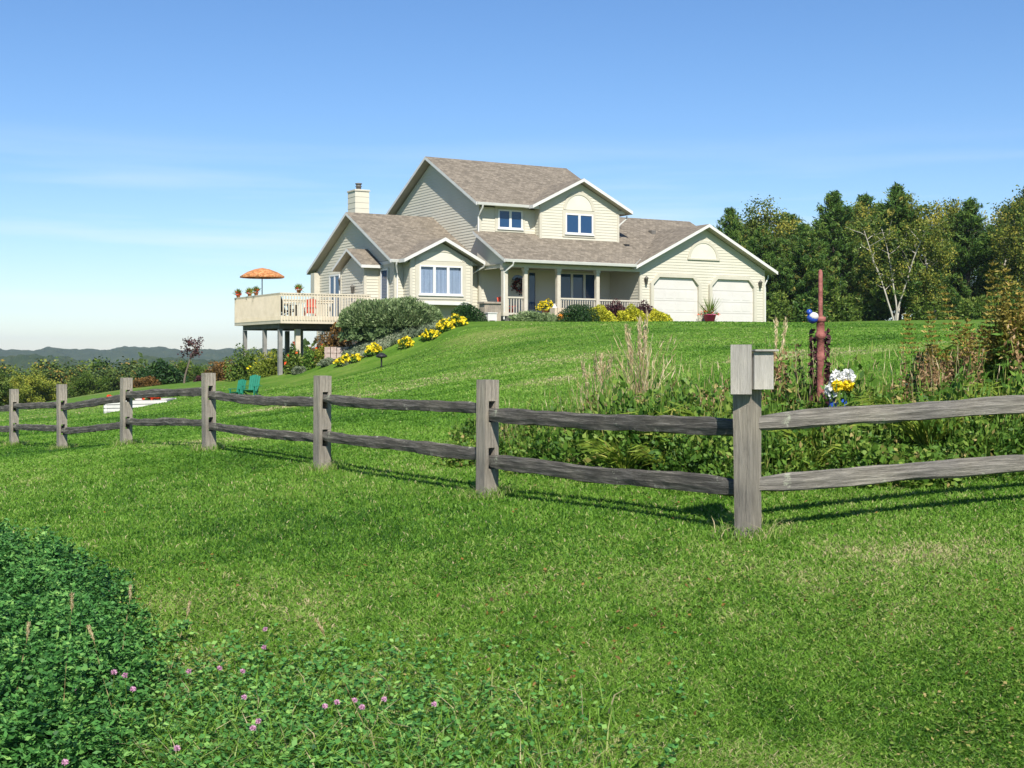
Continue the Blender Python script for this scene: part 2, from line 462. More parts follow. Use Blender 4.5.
class Leaves:
    """many small leaf faces (4-sided), each with its own tint, one mesh"""
    def __init__(s):
        s.q, s.t, s.mi, s.mats = [], [], [], []
    def put(s, c, length, width, mat, d=None, tint=None, spread=1.0, flat=0.0):
        """c (n,3) leaf centres; d = preferred leaf axis (n,3) or None for random"""
        n = len(c)
        if n == 0:
            return
        r = rng.normal(size=(n, 3))
        a = r if d is None else np.asarray(d) + r * spread
        a /= np.linalg.norm(a, axis=1, keepdims=True) + 1e-9
        b = rng.normal(size=(n, 3))
        if flat:
            b = np.cross(a, np.array([0, 0, 1.0]) + rng.normal(size=(n, 3)) * (1 - flat))
        b -= a * (a * b).sum(1, keepdims=True)
        b /= np.linalg.norm(b, axis=1, keepdims=True) + 1e-9
        Ls = (length * (0.65 + 0.7 * rng.random(n)))[:, None]
        Ws = (width * (0.65 + 0.7 * rng.random(n)))[:, None]
        s.q.append(np.stack([c - a * Ls / 2, c + b * Ws / 2 - a * Ls * 0.05, c + a * Ls / 2, c - b * Ws / 2 - a * Ls * 0.05], 1))
        s.t.append(np.clip(rng.random(n) if tint is None else tint, 0, 1))
        if mat not in s.mats:
            s.mats.append(mat)
        s.mi.append(np.full(n, s.mats.index(mat)))
    def mesh(s, name):
        q = np.concatenate(s.q); t = np.concatenate(s.t)
        return np_mesh(name, q.reshape(-1, 3), np.full(len(q), 4), s.mats, np.concatenate(s.mi), np.repeat(t, 4))
    def build(s, name, parent=None, loc=(0, 0, 0)):
        o = bpy.data.objects.new(name, s.mesh(name)); COL.objects.link(o)
        if parent:
            o.parent = parent
        o.location = loc
        return o

def tag(o, label=None, cat=None, group=None, kind=None):
    if label: o["label"] = label
    if cat: o["category"] = cat
    if group: o["group"] = group
    if kind: o["kind"] = kind
    return o

def thing(name, label, cat, loc=(0, 0, 0), rz=0.0, group=None):
    o = bpy.data.objects.new(name, None); COL.objects.link(o)
    o.empty_display_size = 0.2
    o.location = loc; o.rotation_euler = (0, 0, rz)
    return tag(o, label, cat, group)

def copy_tree(o, parent=None):
    c = o.copy(); COL.objects.link(c)
    if parent: c.parent = parent
    for ch in list(o.children):
        copy_tree(ch, c)
    return c

# ------------------------------------------------------------------ terrain
HA = R(30.0)
HU = np.array([math.cos(HA), math.sin(HA)]); HV = np.array([-math.sin(HA), math.cos(HA)])
H0 = np.array([128.0 / F * 60.0, 60.0]); HZ = 1.5       # front left corner of the garage, grade level
def hxy(u, v):
    p = H0 + u * HU + v * HV
    return float(p[0]), float(p[1])
def X(px, Z):
    return (px - 512.0) / F * Z

POSTS = [(748, 538, 7.97), (487, 498, 10.5), (322, 470, 13.03), (209, 451, 15.6), (126, 446, 18.1), (62, 450, 20.6), (14, 446, 23.1)]
ctrl = [(X(px, Z), Z, (YH - py) / F * Z) for px, py, Z in POSTS]
ctrl += [(X(px, Z), Z, z) for px, Z, z in [
    (512, 4.4, -1.40), (0, 4.4, -1.40), (1024, 4.4, -1.40), (512, 6.3, -1.24), (100, 8, -1.28), (950, 6.3, -1.18), (1024, 8.25, -0.97), (1250, 8.5, -0.93),
    (-100, 14, -1.4), (300, 2, -1.55), (700, 2, -1.55),
    (780, 10.5, -0.86), (1024, 11, -0.60), (1250, 11, -0.5), (560, 12.5, -1.0), (1024, 15, -0.35), (760, 14, -0.72),
    (700, 25, -0.20), (700, 40, 0.65), (512, 25, -0.55), (512, 40, 0.22), (400, 25, -0.95), (400, 40, -0.45), (300, 25, -1.15), (300, 40, -1.1),
    (900, 25, 0.05), (900, 40, 0.72), (850, 56, 1.32), (1000, 60, 1.50), (1200, 40, 0.8), (1200, 60, 1.6),
    (200, 30, -1.5), (100, 35, -1.75), (100, 50, -1.95), (0, 40, -2.1), (245, 44, -1.48), (104, 45, -2.07), (167, 46, -1.69), (0, 58, -2.6), (-150, 45, -2.9), (-150, 25, -1.9),
    (700, 55, 1.36), (600, 54, 1.33), (512, 53, 1.24), (470, 52, 1.12), (455, 51, 0.95), (430, 51, 0.42), (405, 51, 0.08), (375, 51.5, -0.17), (348, 52, -0.42),
    (300, 54, -0.88), (240, 57, -1.2), (180, 62, -1.43), (140, 66, -1.68), (100, 70, -2.2), (0, 73, -3.3),
    (420, 53.2, 1.1), (390, 53.5, 0.80), (360, 54.2, 0.36),
    (960, 78, 1.95), (850, 76, 1.90), (900, 68, 1.75), (1100, 80, 2.1), (750, 90, 1.9), (960, 100, 2.0)]]
for u, v, z in [(0, 0, 1.47), (7.5, 0, 1.49), (7.5, 9, 1.5), (0, 9, 1.5), (-6, -0.5, 1.42), (-7, 11, 0.8), (-10.8, 1.4, 1.15), (-11.2, 12, -1.0),
                (-16, 4, -0.88), (-16, 11, -1.15), (-12, 5.5, -0.55), (3.5, -2, 1.44), (11, 0, 1.55), (-14, 14, -1.3)]:
    x, y = hxy(u, v); ctrl.append((x, y, z))
ctrl = np.array(ctrl)
def _phi(r2):
    return 0.5 * r2 * np.log(r2 + 1e-9)
def _tps():
    P = ctrl[:, :2] / 20.0; n = len(P)
    K = _phi(((P[:, None] - P[None]) ** 2).sum(-1)) + np.eye(n) * 2e-4
    A = np.zeros((n + 3, n + 3)); A[:n, :n] = K
    Q = np.concatenate([np.ones((n, 1)), P], 1); A[:n, n:] = Q; A[n:, :n] = Q.T
    return np.linalg.solve(A, np.concatenate([ctrl[:, 2], np.zeros(3)]))
TW = _tps()
def sstep(a, b, x):
    t = np.clip((x - a) / (b - a), 0, 1); return t * t * (3 - 2 * t)
def height(x, y):
    x = np.asarray(x, float); y = np.asarray(y, float); sh = x.shape
    xf, yf = x.ravel(), y.ravel()
    r = np.hypot(xf, yf) + 1e-6
    k = np.minimum(1.0, 105.0 / r)
    P = np.stack([xf * k, yf * k], 1) / 20.0; C = ctrl[:, :2] / 20.0; n = len(C)
    h = np.empty(len(P))
    for i in range(0, len(P), 20000):
        q = P[i:i + 20000]
        h[i:i + 20000] = _phi(((q[:, None] - C[None]) ** 2).sum(-1)) @ TW[:n] + TW[n] + q @ TW[n + 1:]
    h = np.clip(h, -4.5, 3.0)
    ang = np.degrees(np.arctan2(xf, yf))
    s = sstep(2, 12, np.abs(ang + 0)) * (ang > 0)                   # the hilltop goes on further to the right
    lo = 76 + 70 * s; hi = 190 + 160 * s
    w = sstep(0, 1, (r - lo) / (hi - lo))
    val = -30 + 2.0 * np.sin(xf * 0.011) * np.cos(yf * 0.009)
    back = sstep(5, 40, -yf)                                         # behind the camera: gently level
    h = h * (1 - back) + (-2.0) * back
    return (h * (1 - w) + val * w).reshape(sh)
def gz(x, y):
    return float(height(np.array([x]), np.array([y]))[0])
def at(px, Z):
    x = X(px, Z); return (x, Z, gz(x, Z))

ang = np.concatenate([np.arange(-180, -34, 6.0), np.arange(-34, 34, 0.4), np.arange(34, 180, 6.0)])
rad = np.concatenate([np.linspace(0.6, 8, 18), np.geomspace(8.3, 110, 150), np.geomspace(113, 5200, 50)])
A_, R_ = np.meshgrid(np.radians(ang), rad)
gx, gy = R_ * np.sin(A_), R_ * np.cos(A_)
gzv = height(gx, gy)
gv = np.stack([gx, gy, gzv], -1).reshape(-1, 3)
na, nr = len(ang), len(rad)
idx = np.arange(na * nr).reshape(nr, na)
nxt = np.roll(idx, -1, axis=1)
q = np.stack([idx[:-1], nxt[:-1], nxt[1:], idx[1:]], -1).reshape(-1, 4)[:, ::-1]
gv = np.concatenate([gv, [[0, 0, gz(0, 0.01)]]])
faces = [tuple(f) for f in q.tolist()] + [(len(gv) - 1, int(idx[0, (i + 1) % na]), int(idx[0, i])) for i in range(na)]
me = bpy.data.meshes.new("ground")
me.from_pydata(gv.tolist(), [], faces)
me.polygons.foreach_set("use_smooth", [True] * len(faces))
me.materials.append(M["ground"])
g = bpy.data.objects.new("ground", me); COL.objects.link(g); tag(g, kind="structure")

# far wooded ridges
def hills(name, Rr, depth, base, prof, seed, mat):
    aa = np.radians(np.arange(-40, 40.01, 0.10)); rr = np.linspace(-1, 1, 26)
    V = []
    for t in rr:
        for a in aa:
            r = Rr + t * depth + 60 * math.sin(a * 23 + seed)
            top = prof(math.degrees(a))
            n1 = mnoise.fractal(Vector((a * 60, t * 6, seed)), 1.0, 2.0, 5) * 5.0
            n2 = mnoise.noise(Vector((a * Rr / 9, t * depth / 12, seed))) * 2.4
            z = base + (top - base + n1) * max(0.0, 1 - t * t) ** 0.8 + n2 * (1 - abs(t) ** 3)
            V.append((r * math.sin(a), r * math.cos(a), z))
    n = len(aa)
    ff = [(i * n + j, i * n + j + 1, (i + 1) * n + j + 1, (i + 1) * n + j) for i in range(len(rr) - 1) for j in range(n - 1)]
    b = MB(); b.add(V, ff, mat)
    return tag(b.build(name), kind="structure")
def hillmat():
    m, nt, b = new_mat("wooded_hillside")
    t = N(nt, "ShaderNodeTexCoord")
    n = N(nt, "ShaderNodeTexNoise", Scale=0.06, Detail=8, Roughness=0.75)
    nt.links.new(t.outputs["Object"], n.inputs["Vector"])
    r = ramp(nt, [(0.3, (0.015, 0.032, 0.012)), (0.52, (0.035, 0.06, 0.02)), (0.7, (0.075, 0.085, 0.028))])
    nt.links.new(n.outputs["Fac"], r.inputs[0]); nt.links.new(r.outputs[0], b.inputs["Base Color"])
    b.inputs["Roughness"].default_value = 1.0; b.inputs["Specular IOR Level"].default_value = 0.0
    return m
M["hill"] = hillmat()
def prof_far(a):
    return 9 + 2.4 * math.sin(a * 0.75 + 1.0) + 1.5 * math.sin(a * 1.9 + 0.3) + .7 * math.sin(a * 4.1)
def prof_mid(a):
    return -5 + 3.0 * math.sin(a * 0.6 + 2.2) + 2.0 * math.sin(a * 1.4 + 4)
hills("hills", 2500, 520, -34, prof_far, 1.7, M["hill"])
hills("hills", 1250, 330, -34, prof_mid, 5.1, M["hill"])

# ------------------------------------------------------------------ house
house = thing("house", "two storey cream sided house with brown shingle roofs and attached double garage on the hilltop", "house",
              (float(H0[0]), float(H0[1]), HZ), HA)
def hw(u, v, w):                       # house coordinates to world
    x, y = hxy(u, v); return (x, y, HZ + w)

class Fr:
    """wall frame: s along the wall (left to right seen from outside), n outwards, w up"""
    def __init__(s, p0, p1):
        s.p0 = Vector(p0); d = Vector(p1) - s.p0; s.len = d.length; s.d = d.normalized()
        s.nn = Vector((s.d.y, -s.d.x))
    def __call__(s, a, n, w):
        q = s.p0 + s.d * a + s.nn * n
        return (q.x, q.y, w)

LAP = 0.132
def siding(p0, p1, poly, corners=(True, True), parent=house):
    """lapped boards clipped to a convex outline (s, w)"""
    fr = Fr(p0, p1); b = MB()
    w0 = min(p[1] for p in poly); w1 = max(p[1] for p in poly)
    def span(w):
        xs = []
        for i in range(len(poly)):
            a, c = poly[i], poly[(i + 1) % len(poly)]
            lo, hi = min(a[1], c[1]), max(a[1], c[1])
            if lo - 1e-6 <= w <= hi + 1e-6:
                if hi - lo < 1e-6: xs += [a[0], c[0]]
                else: xs.append(a[0] + (c[0] - a[0]) * (w - a[1]) / (c[1] - a[1]))
        return (min(xs), max(xs)) if xs else None
    w = w0
    while w < w1 - 0.01:
        t = min(w + LAP, w1)
        s0 = span(w + 1e-4); s1 = span(t - 1e-4)
        if s0 and s1:
            vv = [fr(s0[0], .019, w), fr(s0[1], .019, w), fr(s1[1], .003, t), fr(s1[0], .003, t), fr(s0[0], .0, w), fr(s0[1], .0, w)]
            b.add(vv, [(0, 1, 2, 3), (4, 5, 1, 0)], M["siding"])
        w += LAP
    # corner boards
    for side, on in ((0, corners[0]), (1, corners[1])):
        if on:
            s = 0.0 if side == 0 else fr.len
            hts = [p[1] for p in poly if abs(p[0] - s) < 0.02]
            if len(hts) >= 2:
                a, c = (s - .02, s + .085) if side == 0 else (s - .085, s + .02)
                b.box(a, c, -.02, .034, min(hts), max(hts), M["trim"], fr)
    return b.build("wall", parent), fr

def gable(wid, w0, w1, apex, slope_end=None):
    return [(0, w0), (wid, w0), (wid, w1), (wid / 2, apex), (0, w1)]

T = 0.15
def roof(pieces, name="roof", t=T):
    b = MB()
    for top in pieces:
        b.slab(top, t, M["shingle"], M["white"], M["shaded_soffit"])
    return b.build(name, house)

# ---- garage block
siding((0, 0), (7.44, 0), [(0, -.1), (7.44, -.1), (7.44, 2.60), (3.71, 4.48), (0, 2.62)])
siding((7.44, 0), (7.44, 7), [(0, -.1), (7, -.1), (7, 2.4), (0, 2.4)])
siding((0, 2.45), (0, 0), [(0, -.1), (2.45, -.1), (2.45, 2.4), (0, 2.4)], (False, True))
roof([[(-.55, -.45, 2.525), (3.70, -.45, 4.65), (3.70, 5.5, 4.65), (-.55, 5.5, 2.525)][::1],
      [(3.70, -.45, 4.65), (7.95, -.45, 2.525), (7.95, 7.3, 2.525), (3.70, 7.3, 4.65)]])
# ---- porch roof / cross roof behind the garage
def pw(v): return 2.6 + .5 * (v + .45)
roof([[(-7.45, -.45, 2.6), (-.6, -.45, 2.6), (.15, .18, pw(.18)), (.15, 2.45, pw(2.45)), (-7.45, 2.45, pw(2.45))],
      [(.15, 0, pw(0)), (3.7, 3.5, pw(3.5)), (3.7, 5.2, pw(5.2)), (.15, 5.2, pw(5.2))],
      [(3.7, 3.5, pw(3.5)), (6.9, .35, pw(.35)), (6.9, 5.2, pw(5.2)), (3.7, 5.2, pw(5.2))],
      [(.15, 5.2, pw(5.2)), (6.9, 5.2, pw(5.2)), (6.9, 10.9, 2.57), (.15, 10.9, 2.57)]])
siding((6.3, .5), (6.3, 9.9), [(0, 0), (9.4, 0), (9.4, 2.6), (4.7, 5.2), (0, 2.85)], (False, False))
# cheek under the left end of the porch roof
b = MB(); fr = Fr((-7.2, 2.45), (-7.2, -.1))
b.add([fr(0, .02, 2.35), fr(2.55, .02, 2.35), fr(2.55, .02, 2.62), fr(0, .02, 3.88)], [(0, 1, 2, 3)], M["siding"])
b.add([fr(0, -.02, 2.35), fr(2.55, -.02, 2.35), fr(2.55, -.02, 2.62), fr(0, -.02, 3.88)], [(3, 2, 1, 0)], M["siding"])
b.box(0.0, 2.55, -.06, .05, 2.25, 2.42, M["trim"], fr)
b.build("porch_gable", house)
# ---- main two storey block
siding((-7.1, 2.45), (.15, 2.45), [(0, -.1), (7.25, -.1), (7.25, 5.15), (0, 5.15)])
siding((-7.1, 11.95), (-7.1, 2.45), [(0, -.5), (9.5, -.5), (9.5, 5.3), (4.75, 7.78), (0, 5.3)])
siding((.15, 2.45), (.15, 11.95), [(0, 2.5), (9.5, 2.5), (9.5, 5.3), (4.75, 7.78), (0, 5.3)])
siding((.15, 11.95), (-7.1, 11.95), [(0, -.5), (7.25, -.5), (7.25, 5.15), (0, 5.15)])
roof([[(-7.5, 2.0, 5.3), (.55, 2.0, 5.3), (.55, 7.2, 8.0), (-7.5, 7.2, 8.0)],
      [(-7.5, 7.2, 8.0), (.55, 7.2, 8.0), (.55, 12.4, 5.3), (-7.5, 12.4, 5.3)]])
# ---- dormer gable
siding((-4.18, 2.0), (.18, 2.0), [(0, 3.3), (4.36, 3.3), (4.36, 5.38), (2.18, 6.46), (0, 5.38)])
siding((-4.18, 2.45), (-4.18, 2.0), [(0, 3.3), (.45, 3.3), (.45, 5.3), (0, 5.3)], (False, True))
siding((.18, 2.0), (.18, 4.2), [(0, 3.3), (2.2, 3.3), (2.2, 5.3), (0, 5.3)], (True, False))
roof([[(-4.80, 1.6, 5.275), (-2.03, 1.6, 6.66), (-2.03, 4.8, 6.66), (-4.80, 4.8, 5.275)],
      [(-2.03, 1.6, 6.66), (.74, 1.6, 5.275), (.74, 4.8, 5.275), (-2.03, 4.8, 6.66)]])
# ---- left wing
siding((-11.2, 2.65), (-7.1, 2.65), [(0, -2.6), (4.1, -2.6), (4.1, 2.5), (0, 2.5)], (True, False))
siding((-11.2, 11.75), (-11.2, 2.65), [(0, -2.9), (9.1, -2.9), (9.1, 2.62), (4.55, 4.9), (0, 2.62)])
siding((-7.1, 11.75), (-11.2, 11.75), [(0, -2.9), (4.1, -2.9), (4.1, 2.5), (0, 2.5)])
roof([[(-11.6, 2.2, 2.6), (-7.1, 2.2, 2.6), (-7.1, 7.2, 5.1), (-11.6, 7.2, 5.1)],
      [(-11.6, 7.2, 5.1), (-7.1, 7.2, 5.1), (-7.1, 12.2, 2.6), (-11.6, 12.2, 2.6)]])
# ---- bay gable on the left wing
siding((-10.78, 1.95), (-7.76, 1.95), [(0, .72), (3.02, .72), (3.02, 2.62), (1.51, 3.38), (0, 2.62)])
siding((-10.78, 2.65), (-10.78, 1.95), [(0, .72), (.7, .72), (.7, 2.5), (0, 2.5)], (False, True))
siding((-7.76, 1.95), (-7.76, 2.65), [(0, .72), (.7, .72), (.7, 2.5), (0, 2.5)], (True, False))
roof([[(-11.25, 1.55, 2.6), (-9.27, 1.55, 3.59), (-9.27, 4.3, 3.59), (-11.25, 4.3, 2.6)],
      [(-9.27, 1.55, 3.59), (-7.29, 1.55, 2.6), (-7.29, 4.3, 2.6), (-9.27, 4.3, 3.59)]])
b = MB(); b.box(-10.78, -7.76, 1.97, 2.65, .66, .72, M["trim"]); b.box(-10.1, -7.95, 1.90, 1.99, .66, .80, M["white"]); b.build("bay_sill", house)
# ---- bump-out on the left wall
siding((-11.95, 6.9), (-11.95, 4.2), [(0, 0.1), (2.7, 0.1), (2.7, 2.30), (1.35, 2.92), (0, 2.30)])
siding((-11.95, 4.2), (-11.2, 4.2), [(0, 0.1), (.75, 0.1), (.75, 2.35), (0, 2.35)])
siding((-11.2, 6.9), (-11.95, 6.9), [(0, 0.1), (.75, 0.1), (.75, 2.35), (0, 2.35)])
roof([[(-12.25, 3.85, 2.44), (-11.2, 3.85, 2.44), (-11.2, 5.55, 3.27), (-12.25, 5.55, 3.27)],
      [(-12.25, 5.55, 3.27), (-11.2, 5.55, 3.27), (-11.2, 7.25, 2.44), (-12.25, 7.25, 2.44)]], t=.13)
# corner post at the back of the left wing
b = MB(); b.box(-11.5, -11.2, 11.4, 11.9, .1, 2.5, M["trim"]); b.build("corner_post", house)

# ---- chimney
ch = MB()
for k in range(9):
    z0 = 3.75 + k * .27
    ch.hexa([(-10.95, 7.6, z0), (-10.22, 7.6, z0), (-10.22, 8.5, z0), (-10.95, 8.5, z0),
             (-10.94, 7.61, z0 + .262), (-10.23, 7.61, z0 + .262), (-10.23, 8.49, z0 + .262), (-10.94, 8.49, z0 + .262)], M["siding"])
chim = ch.build("chimney", house)
b = MB(); b.box(-10.98, -10.19, 7.57, 8.53, 6.175, 6.24, M["trim"]); b.box(-10.96, -10.21, 7.59, 8.51, 6.24, 6.26, M["white"]); b.build("chimney_cap", chim)
b = MB(); b.lathe([(.12, 6.262), (.12, 6.42), (.15, 6.42), (.15, 6.46), (.12, 6.46), (.12, 6.54), (.16, 6.54), (.16, 6.59), (0.0, 6.62)], M["metal"], 12, (-10.6, 8.0, 0)); b.build("flue", chim)

# ---- windows
def window(fr, s0, s1, w0, w1, panes, glassm="glass", curtain=False, surround=.16, apron=True):
    b = MB(); n0 = .0
    # flat casing round the opening, then the white sash frame
    S = surround
    b.box(s0 - S, s0, n0, .045, w0 - S, w1 + S, M["trim"], fr); b.box(s1, s1 + S, n0, .045, w0 - S, w1 + S, M["trim"], fr)
    b.box(s0, s1, n0, .045, w0 - S, w0, M["trim"], fr); b.box(s0, s1, n0, .045, w1, w1 + S, M["trim"], fr)
    k = .055
    b.box(s0 - .01, s0 + k, .0, .075, w0 - .01, w1 + .01, M["sash"], fr); b.box(s1 - k, s1 + .01, .0, .075, w0 - .01, w1 + .01, M["sash"], fr)
    b.box(s0 + k, s1 - k, .0, .075, w0 - .01, w0 + k, M["sash"], fr); b.box(s0 + k, s1 - k, .0, .075, w1 - k, w1 + .01, M["sash"], fr)
    n = len(panes) - 1
    for i in range(1, n):
        b.box(panes[i] - .06, panes[i] + .06, .0, .072, w0 + k, w1 - k, M["sash"], fr)
    o = b.build("window", house)
    sl = MB(); sl.box(s0 - .06, s1 + .06, .02, .10, w0 - .06, w0 - .012, M["sash"], fr); sl.build("sill", o)
    for i in range(n):
        a = panes[i] + (k if i == 0 else .06); c = panes[i + 1] - (k if i == n - 1 else .06)
        p = MB(); p.box(a, c, .040, .046, w0 + k, w1 - k, M[glassm], fr); po = p.build("pane", o)
        if curtain:
            cb = MB(); m = 26
            pts0 = [fr(a + (c - a) * j / m, .022 + .006 * math.sin(j * 1.9 + i), w0 + k) for j in range(m + 1)]
            pts1 = [fr(a + (c - a) * j / m, .022 + .006 * math.sin(j * 1.9 + i), w1 - k - (.0 if i == 1 else .0) - .12) for j in range(m + 1)]
            cb.add(pts0 + pts1, [(j, j + 1, m + 2 + j, m + 1 + j) for j in range(m)], M["curtain"], True)
            cb.add([fr(a, .018, w0 + k), fr(c, .018, w0 + k), fr(c, .018, w1 - k), fr(a, .018, w1 - k)], [(0, 1, 2, 3)], M["dark"])  # dark sheet stands in for the unlit room
            cb.build("curtain", o)
    return o

def arch(fr, c, w0, r, ri, h=1.0, name="arch_panel"):
    """half-round trim ring with a plain panel inside"""
    b = MB(); n = 20
    P = lambda rr, k, nn: fr(c + rr * math.cos(math.pi * k / n), nn, w0 + rr * h * math.sin(math.pi * k / n))
    for k in range(n):
        b.hexa([P(ri, k, .012), P(r, k, .012), P(r, k + 1, .012), P(ri, k + 1, .012), P(ri, k, .055), P(r, k, .055), P(r, k + 1, .055), P(ri, k + 1, .055)], M["trim"])
    b.add([P(ri, k, .030) for k in range(n + 1)], [tuple(range(n + 1))], M["panel"])
    return b.build(name, house)

frM = Fr((-7.1, 2.45), (.15, 2.45))
window(frM, .95, 2.2, 4.22, 5.06, [.95, 1.575, 2.2])                                      # upper left window
frD = Fr((-4.18, 2.0), (.18, 2.0))
window(frD, 1.36, 2.86, 4.10, 5.02, [1.36, 2.11, 2.86])
arch(frD, 2.11, 5.20, .86, .72)
frB = Fr((-10.78, 1.95), (-7.76, 1.95))
window(frB, .42, 2.50, 1.10, 2.36, [.42, 1.135, 1.81, 2.50], "clear", True, .2)
arch(frB, 1.46, 2.575, 1.22, 1.06, .38)
window(frM, 4.22, 6.40, 1.02, 2.30, [4.22, 4.9, 5.6, 6.40], surround=.1)                  # porch window
frG = Fr((0, 0), (7.44, 0))
arch(frG, 3.68, 3.02, .92, .78, .96)
b = MB(); b.box(2.72, 4.64, .012, .075, 2.96, 3.03, M["trim"], frG); b.build("arch_sill", house)
frL = Fr((-11.2, 11.75), (-11.2, 2.65))
window(frL, 1.75, 3.0, .25, 2.3, [1.75, 2.37, 3.0], surround=.08)                          # patio door onto the deck
window(frL, 2.2, 3.1, -2.3, -.9, [2.2, 3.1], surround=.08)
window(frL, 4.4, 5.2, -2.1, -.9, [4.4, 5.2], surround=.08)
frW = Fr((-11.2, 2.65), (-7.1, 2.65))
frS = Fr((-11.95, 4.2), (-11.2, 4.2))
# narrow dark window beside the bump-out
window(frL, 7.75, 8.5, .9, 2.25, [7.75, 8.5], surround=.06)

# ---- garage doors with clipped upper corners
def garage_door(s0, s1):
    b = MB(); h = 2.08; c = .34; w0 = -.08
    outl = [(s0, w0), (s1, w0), (s1, h - c), (s1 - c, h), (s0 + c, h), (s0, h - c)]
    # recessed-panel leaf made of four sections
    for k in range(4):
        z0 = w0 + (h - w0) * k / 4; z1 = w0 + (h - w0) * (k + 1) / 4 - .012
        a0 = s0 + max(0, z0 - (h - c)); a1 = s0 + max(0, z1 - (h - c)); c0 = s1 - max(0, z0 - (h - c)); c1 = s1 - max(0, z1 - (h - c))
        b.hexa([frG(a0, .018, z0), frG(c0, .018, z0), frG(c0, .03, z0), frG(a0, .03, z0), frG(a1, .018, z1), frG(c1, .018, z1), frG(c1, .03, z1), frG(a1, .03, z1)], M["door_white"])
        for j in range(4):
            p0 = s0 + .12 + j * (s1 - s0 - .18) / 4; p1 = p0 + (s1 - s0 - .18) / 4 - .12
            if k < 3:
                b.box(p0, p1, .030, .037, z0 + .1, z1 - .09, M["door_white"], frG)
    o = b.build("garage_door", house)
    f = MB()
    ring = [(s0, w0), (s0, h - c), (s0 + c, h), (s1 - c, h), (s1, h - c), (s1, w0)]
    outr = [(s0 - .15, w0), (s0 - .15, h - c + .06), (s0 + c - .06, h + .15), (s1 - c + .06, h + .15), (s1 + .15, h - c + .06), (s1 + .15, w0)]
    for i in range(5):
        p, q, P, Q = ring[i], ring[i + 1], outr[i], outr[i + 1]
        f.hexa([frG(p[0], .0, p[1]), frG(q[0], .0, q[1]), frG(Q[0], .0, Q[1]), frG(P[0], .0, P[1]),
                frG(p[0], .15, p[1]), frG(q[0], .15, q[1]), frG(Q[0], .15, Q[1]), frG(P[0], .15, P[1])], M["trim"])
    f.build("door_casing", o)
garage_door(.68, 3.31); garage_door(4.12, 6.70)

# ---- gutters and downspouts
def gutter(u0, u1, v, w):
    b = MB()
    b.hexa([(u0, v - .09, w - .13), (u1, v - .09, w - .13), (u1, v - .004, w - .13), (u0, v - .004, w - .13),
            (u0, v - .12, w - .02), (u1, v - .12, w - .02), (u1, v - .004, w - .02), (u0, v - .004, w - .02)], M["white"])
    return b.build("gutter", house)
gutter(-7.43, -.56, -.45, 2.6); gutter(-7.48, -4.82, 2.0, 5.3); gutter(-11.58, -11.27, 2.2, 2.6); gutter(-7.27, -7.12, 2.2, 2.6)
def downspout(u, v, w, wv, wbot, du=0.0):
    b = MB()
    b.tube([(u, v - .06, w - .13), (u, v - .04, w - .25), (u + du, wv - .06, w - .55), (u + du, wv - .06, w - .75), (u + du, wv - .06, wbot)], .042, M["white"], 6)
    b.build("downspout", house)
downspout(-7.05, -.47, 2.6, -.02, 0, -.22); downspout(-7.2, 2.0, 5.3, 2.45, 4.0, .02); downspout(-11.35, 2.2, 2.6, 2.65, -.5, .25)
downspout(-7.34, 1.6, 2.62, 2.65, 0, -.2); downspout(7.75, .1, 2.5, .1, 0, -.2); downspout(.62, 2.0, 5.2, 2.1, 4.6, -.35)
# ---- porch: floor, columns, railings, beam, front door, lamps
b = MB(); b.box(-7.15, -.03, -.25, 2.43, -.2, .15, M["shadegrey"]); b.build("porch_floor", house)  # floor colour darkened to stand in for porch shade
b = MB(); b.box(-7.35, -.03, -.12, .10, 2.28, 2.45, M["trim"]); b.build("porch_beam", house)
b = MB(); b.box(-7.3, -.03, .102, 2.42, 2.40, 2.44, M["shaded_soffit"]); b.build("porch_ceiling", house)
for u, hw_ in ((-7.2, .11), (-6.16, .085), (-4.46, .085), (-2.38, .085)):
    b = MB(); b.box(u - hw_, u + hw_, -hw_, hw_, .15, 2.28, M["porchwood"])
    b.box(u - hw_ - .03, u + hw_ + .03, -hw_ - .03, hw_ + .03, .15, .3, M["porchwood"]); b.box(u - hw_ - .03, u + hw_ + .03, -hw_ - .03, hw_ + .03, 2.16, 2.275, M["porchwood"])
    b.build("porch_column", house)
def railing(p0, p1, w0, w1, m, parent, name="railing", gap=.12, bal=.036, bottom=.1, cap=True):
    fr = Fr(p0, p1); b = MB(); n = max(2, int(fr.len / gap))
    b.box(0, fr.len, -.045, .045, w1 - .07, w1, m, fr)
    b.box(0, fr.len, -.03, .03, w0 + bottom - .04, w0 + bottom + .04, m, fr)
    for i in range(n):
        s = (i + .5) * fr.len / n
        b.box(s - bal / 2, s + bal / 2, -bal / 2, bal / 2, w0 + bottom + .04, w1 - .07, m, fr)
    return b.build(name, parent)
railing((-7.08, 0), (-6.26, 0), .15, 1.0, M["porchwood"], house)
railing((-4.36, 0), (-2.48, 0), .15, 1.0, M["porchwood"], house); railing((-2.28, 0), (-.05, 0), .15, .97, M["porchwood"], house)
d = MB(); d.box(1.50, 2.45, .018, .05, .16, 2.24, M["siding"], frM)
d.box(1.62, 2.33, .05, .062, .3, 1.05, M["trim"], frM)
fd = d.build("front_door", house)
b = MB(); n = 12
b.add([frM(1.985 + .33 * math.cos(math.pi * k / n), .056, 1.88 + .24 * math.sin(math.pi * k / n)) for k in range(n + 1)], [tuple(range(n + 1))], M["glass"]); b.build("fanlight", fd)
b = MB(); b.lathe([(0, 0), (.03, .01), (.035, .03), (0, .06)], M["metal"], 8, frM(2.36, .08, 1.1)); b.build("handle", fd)
b = MB()
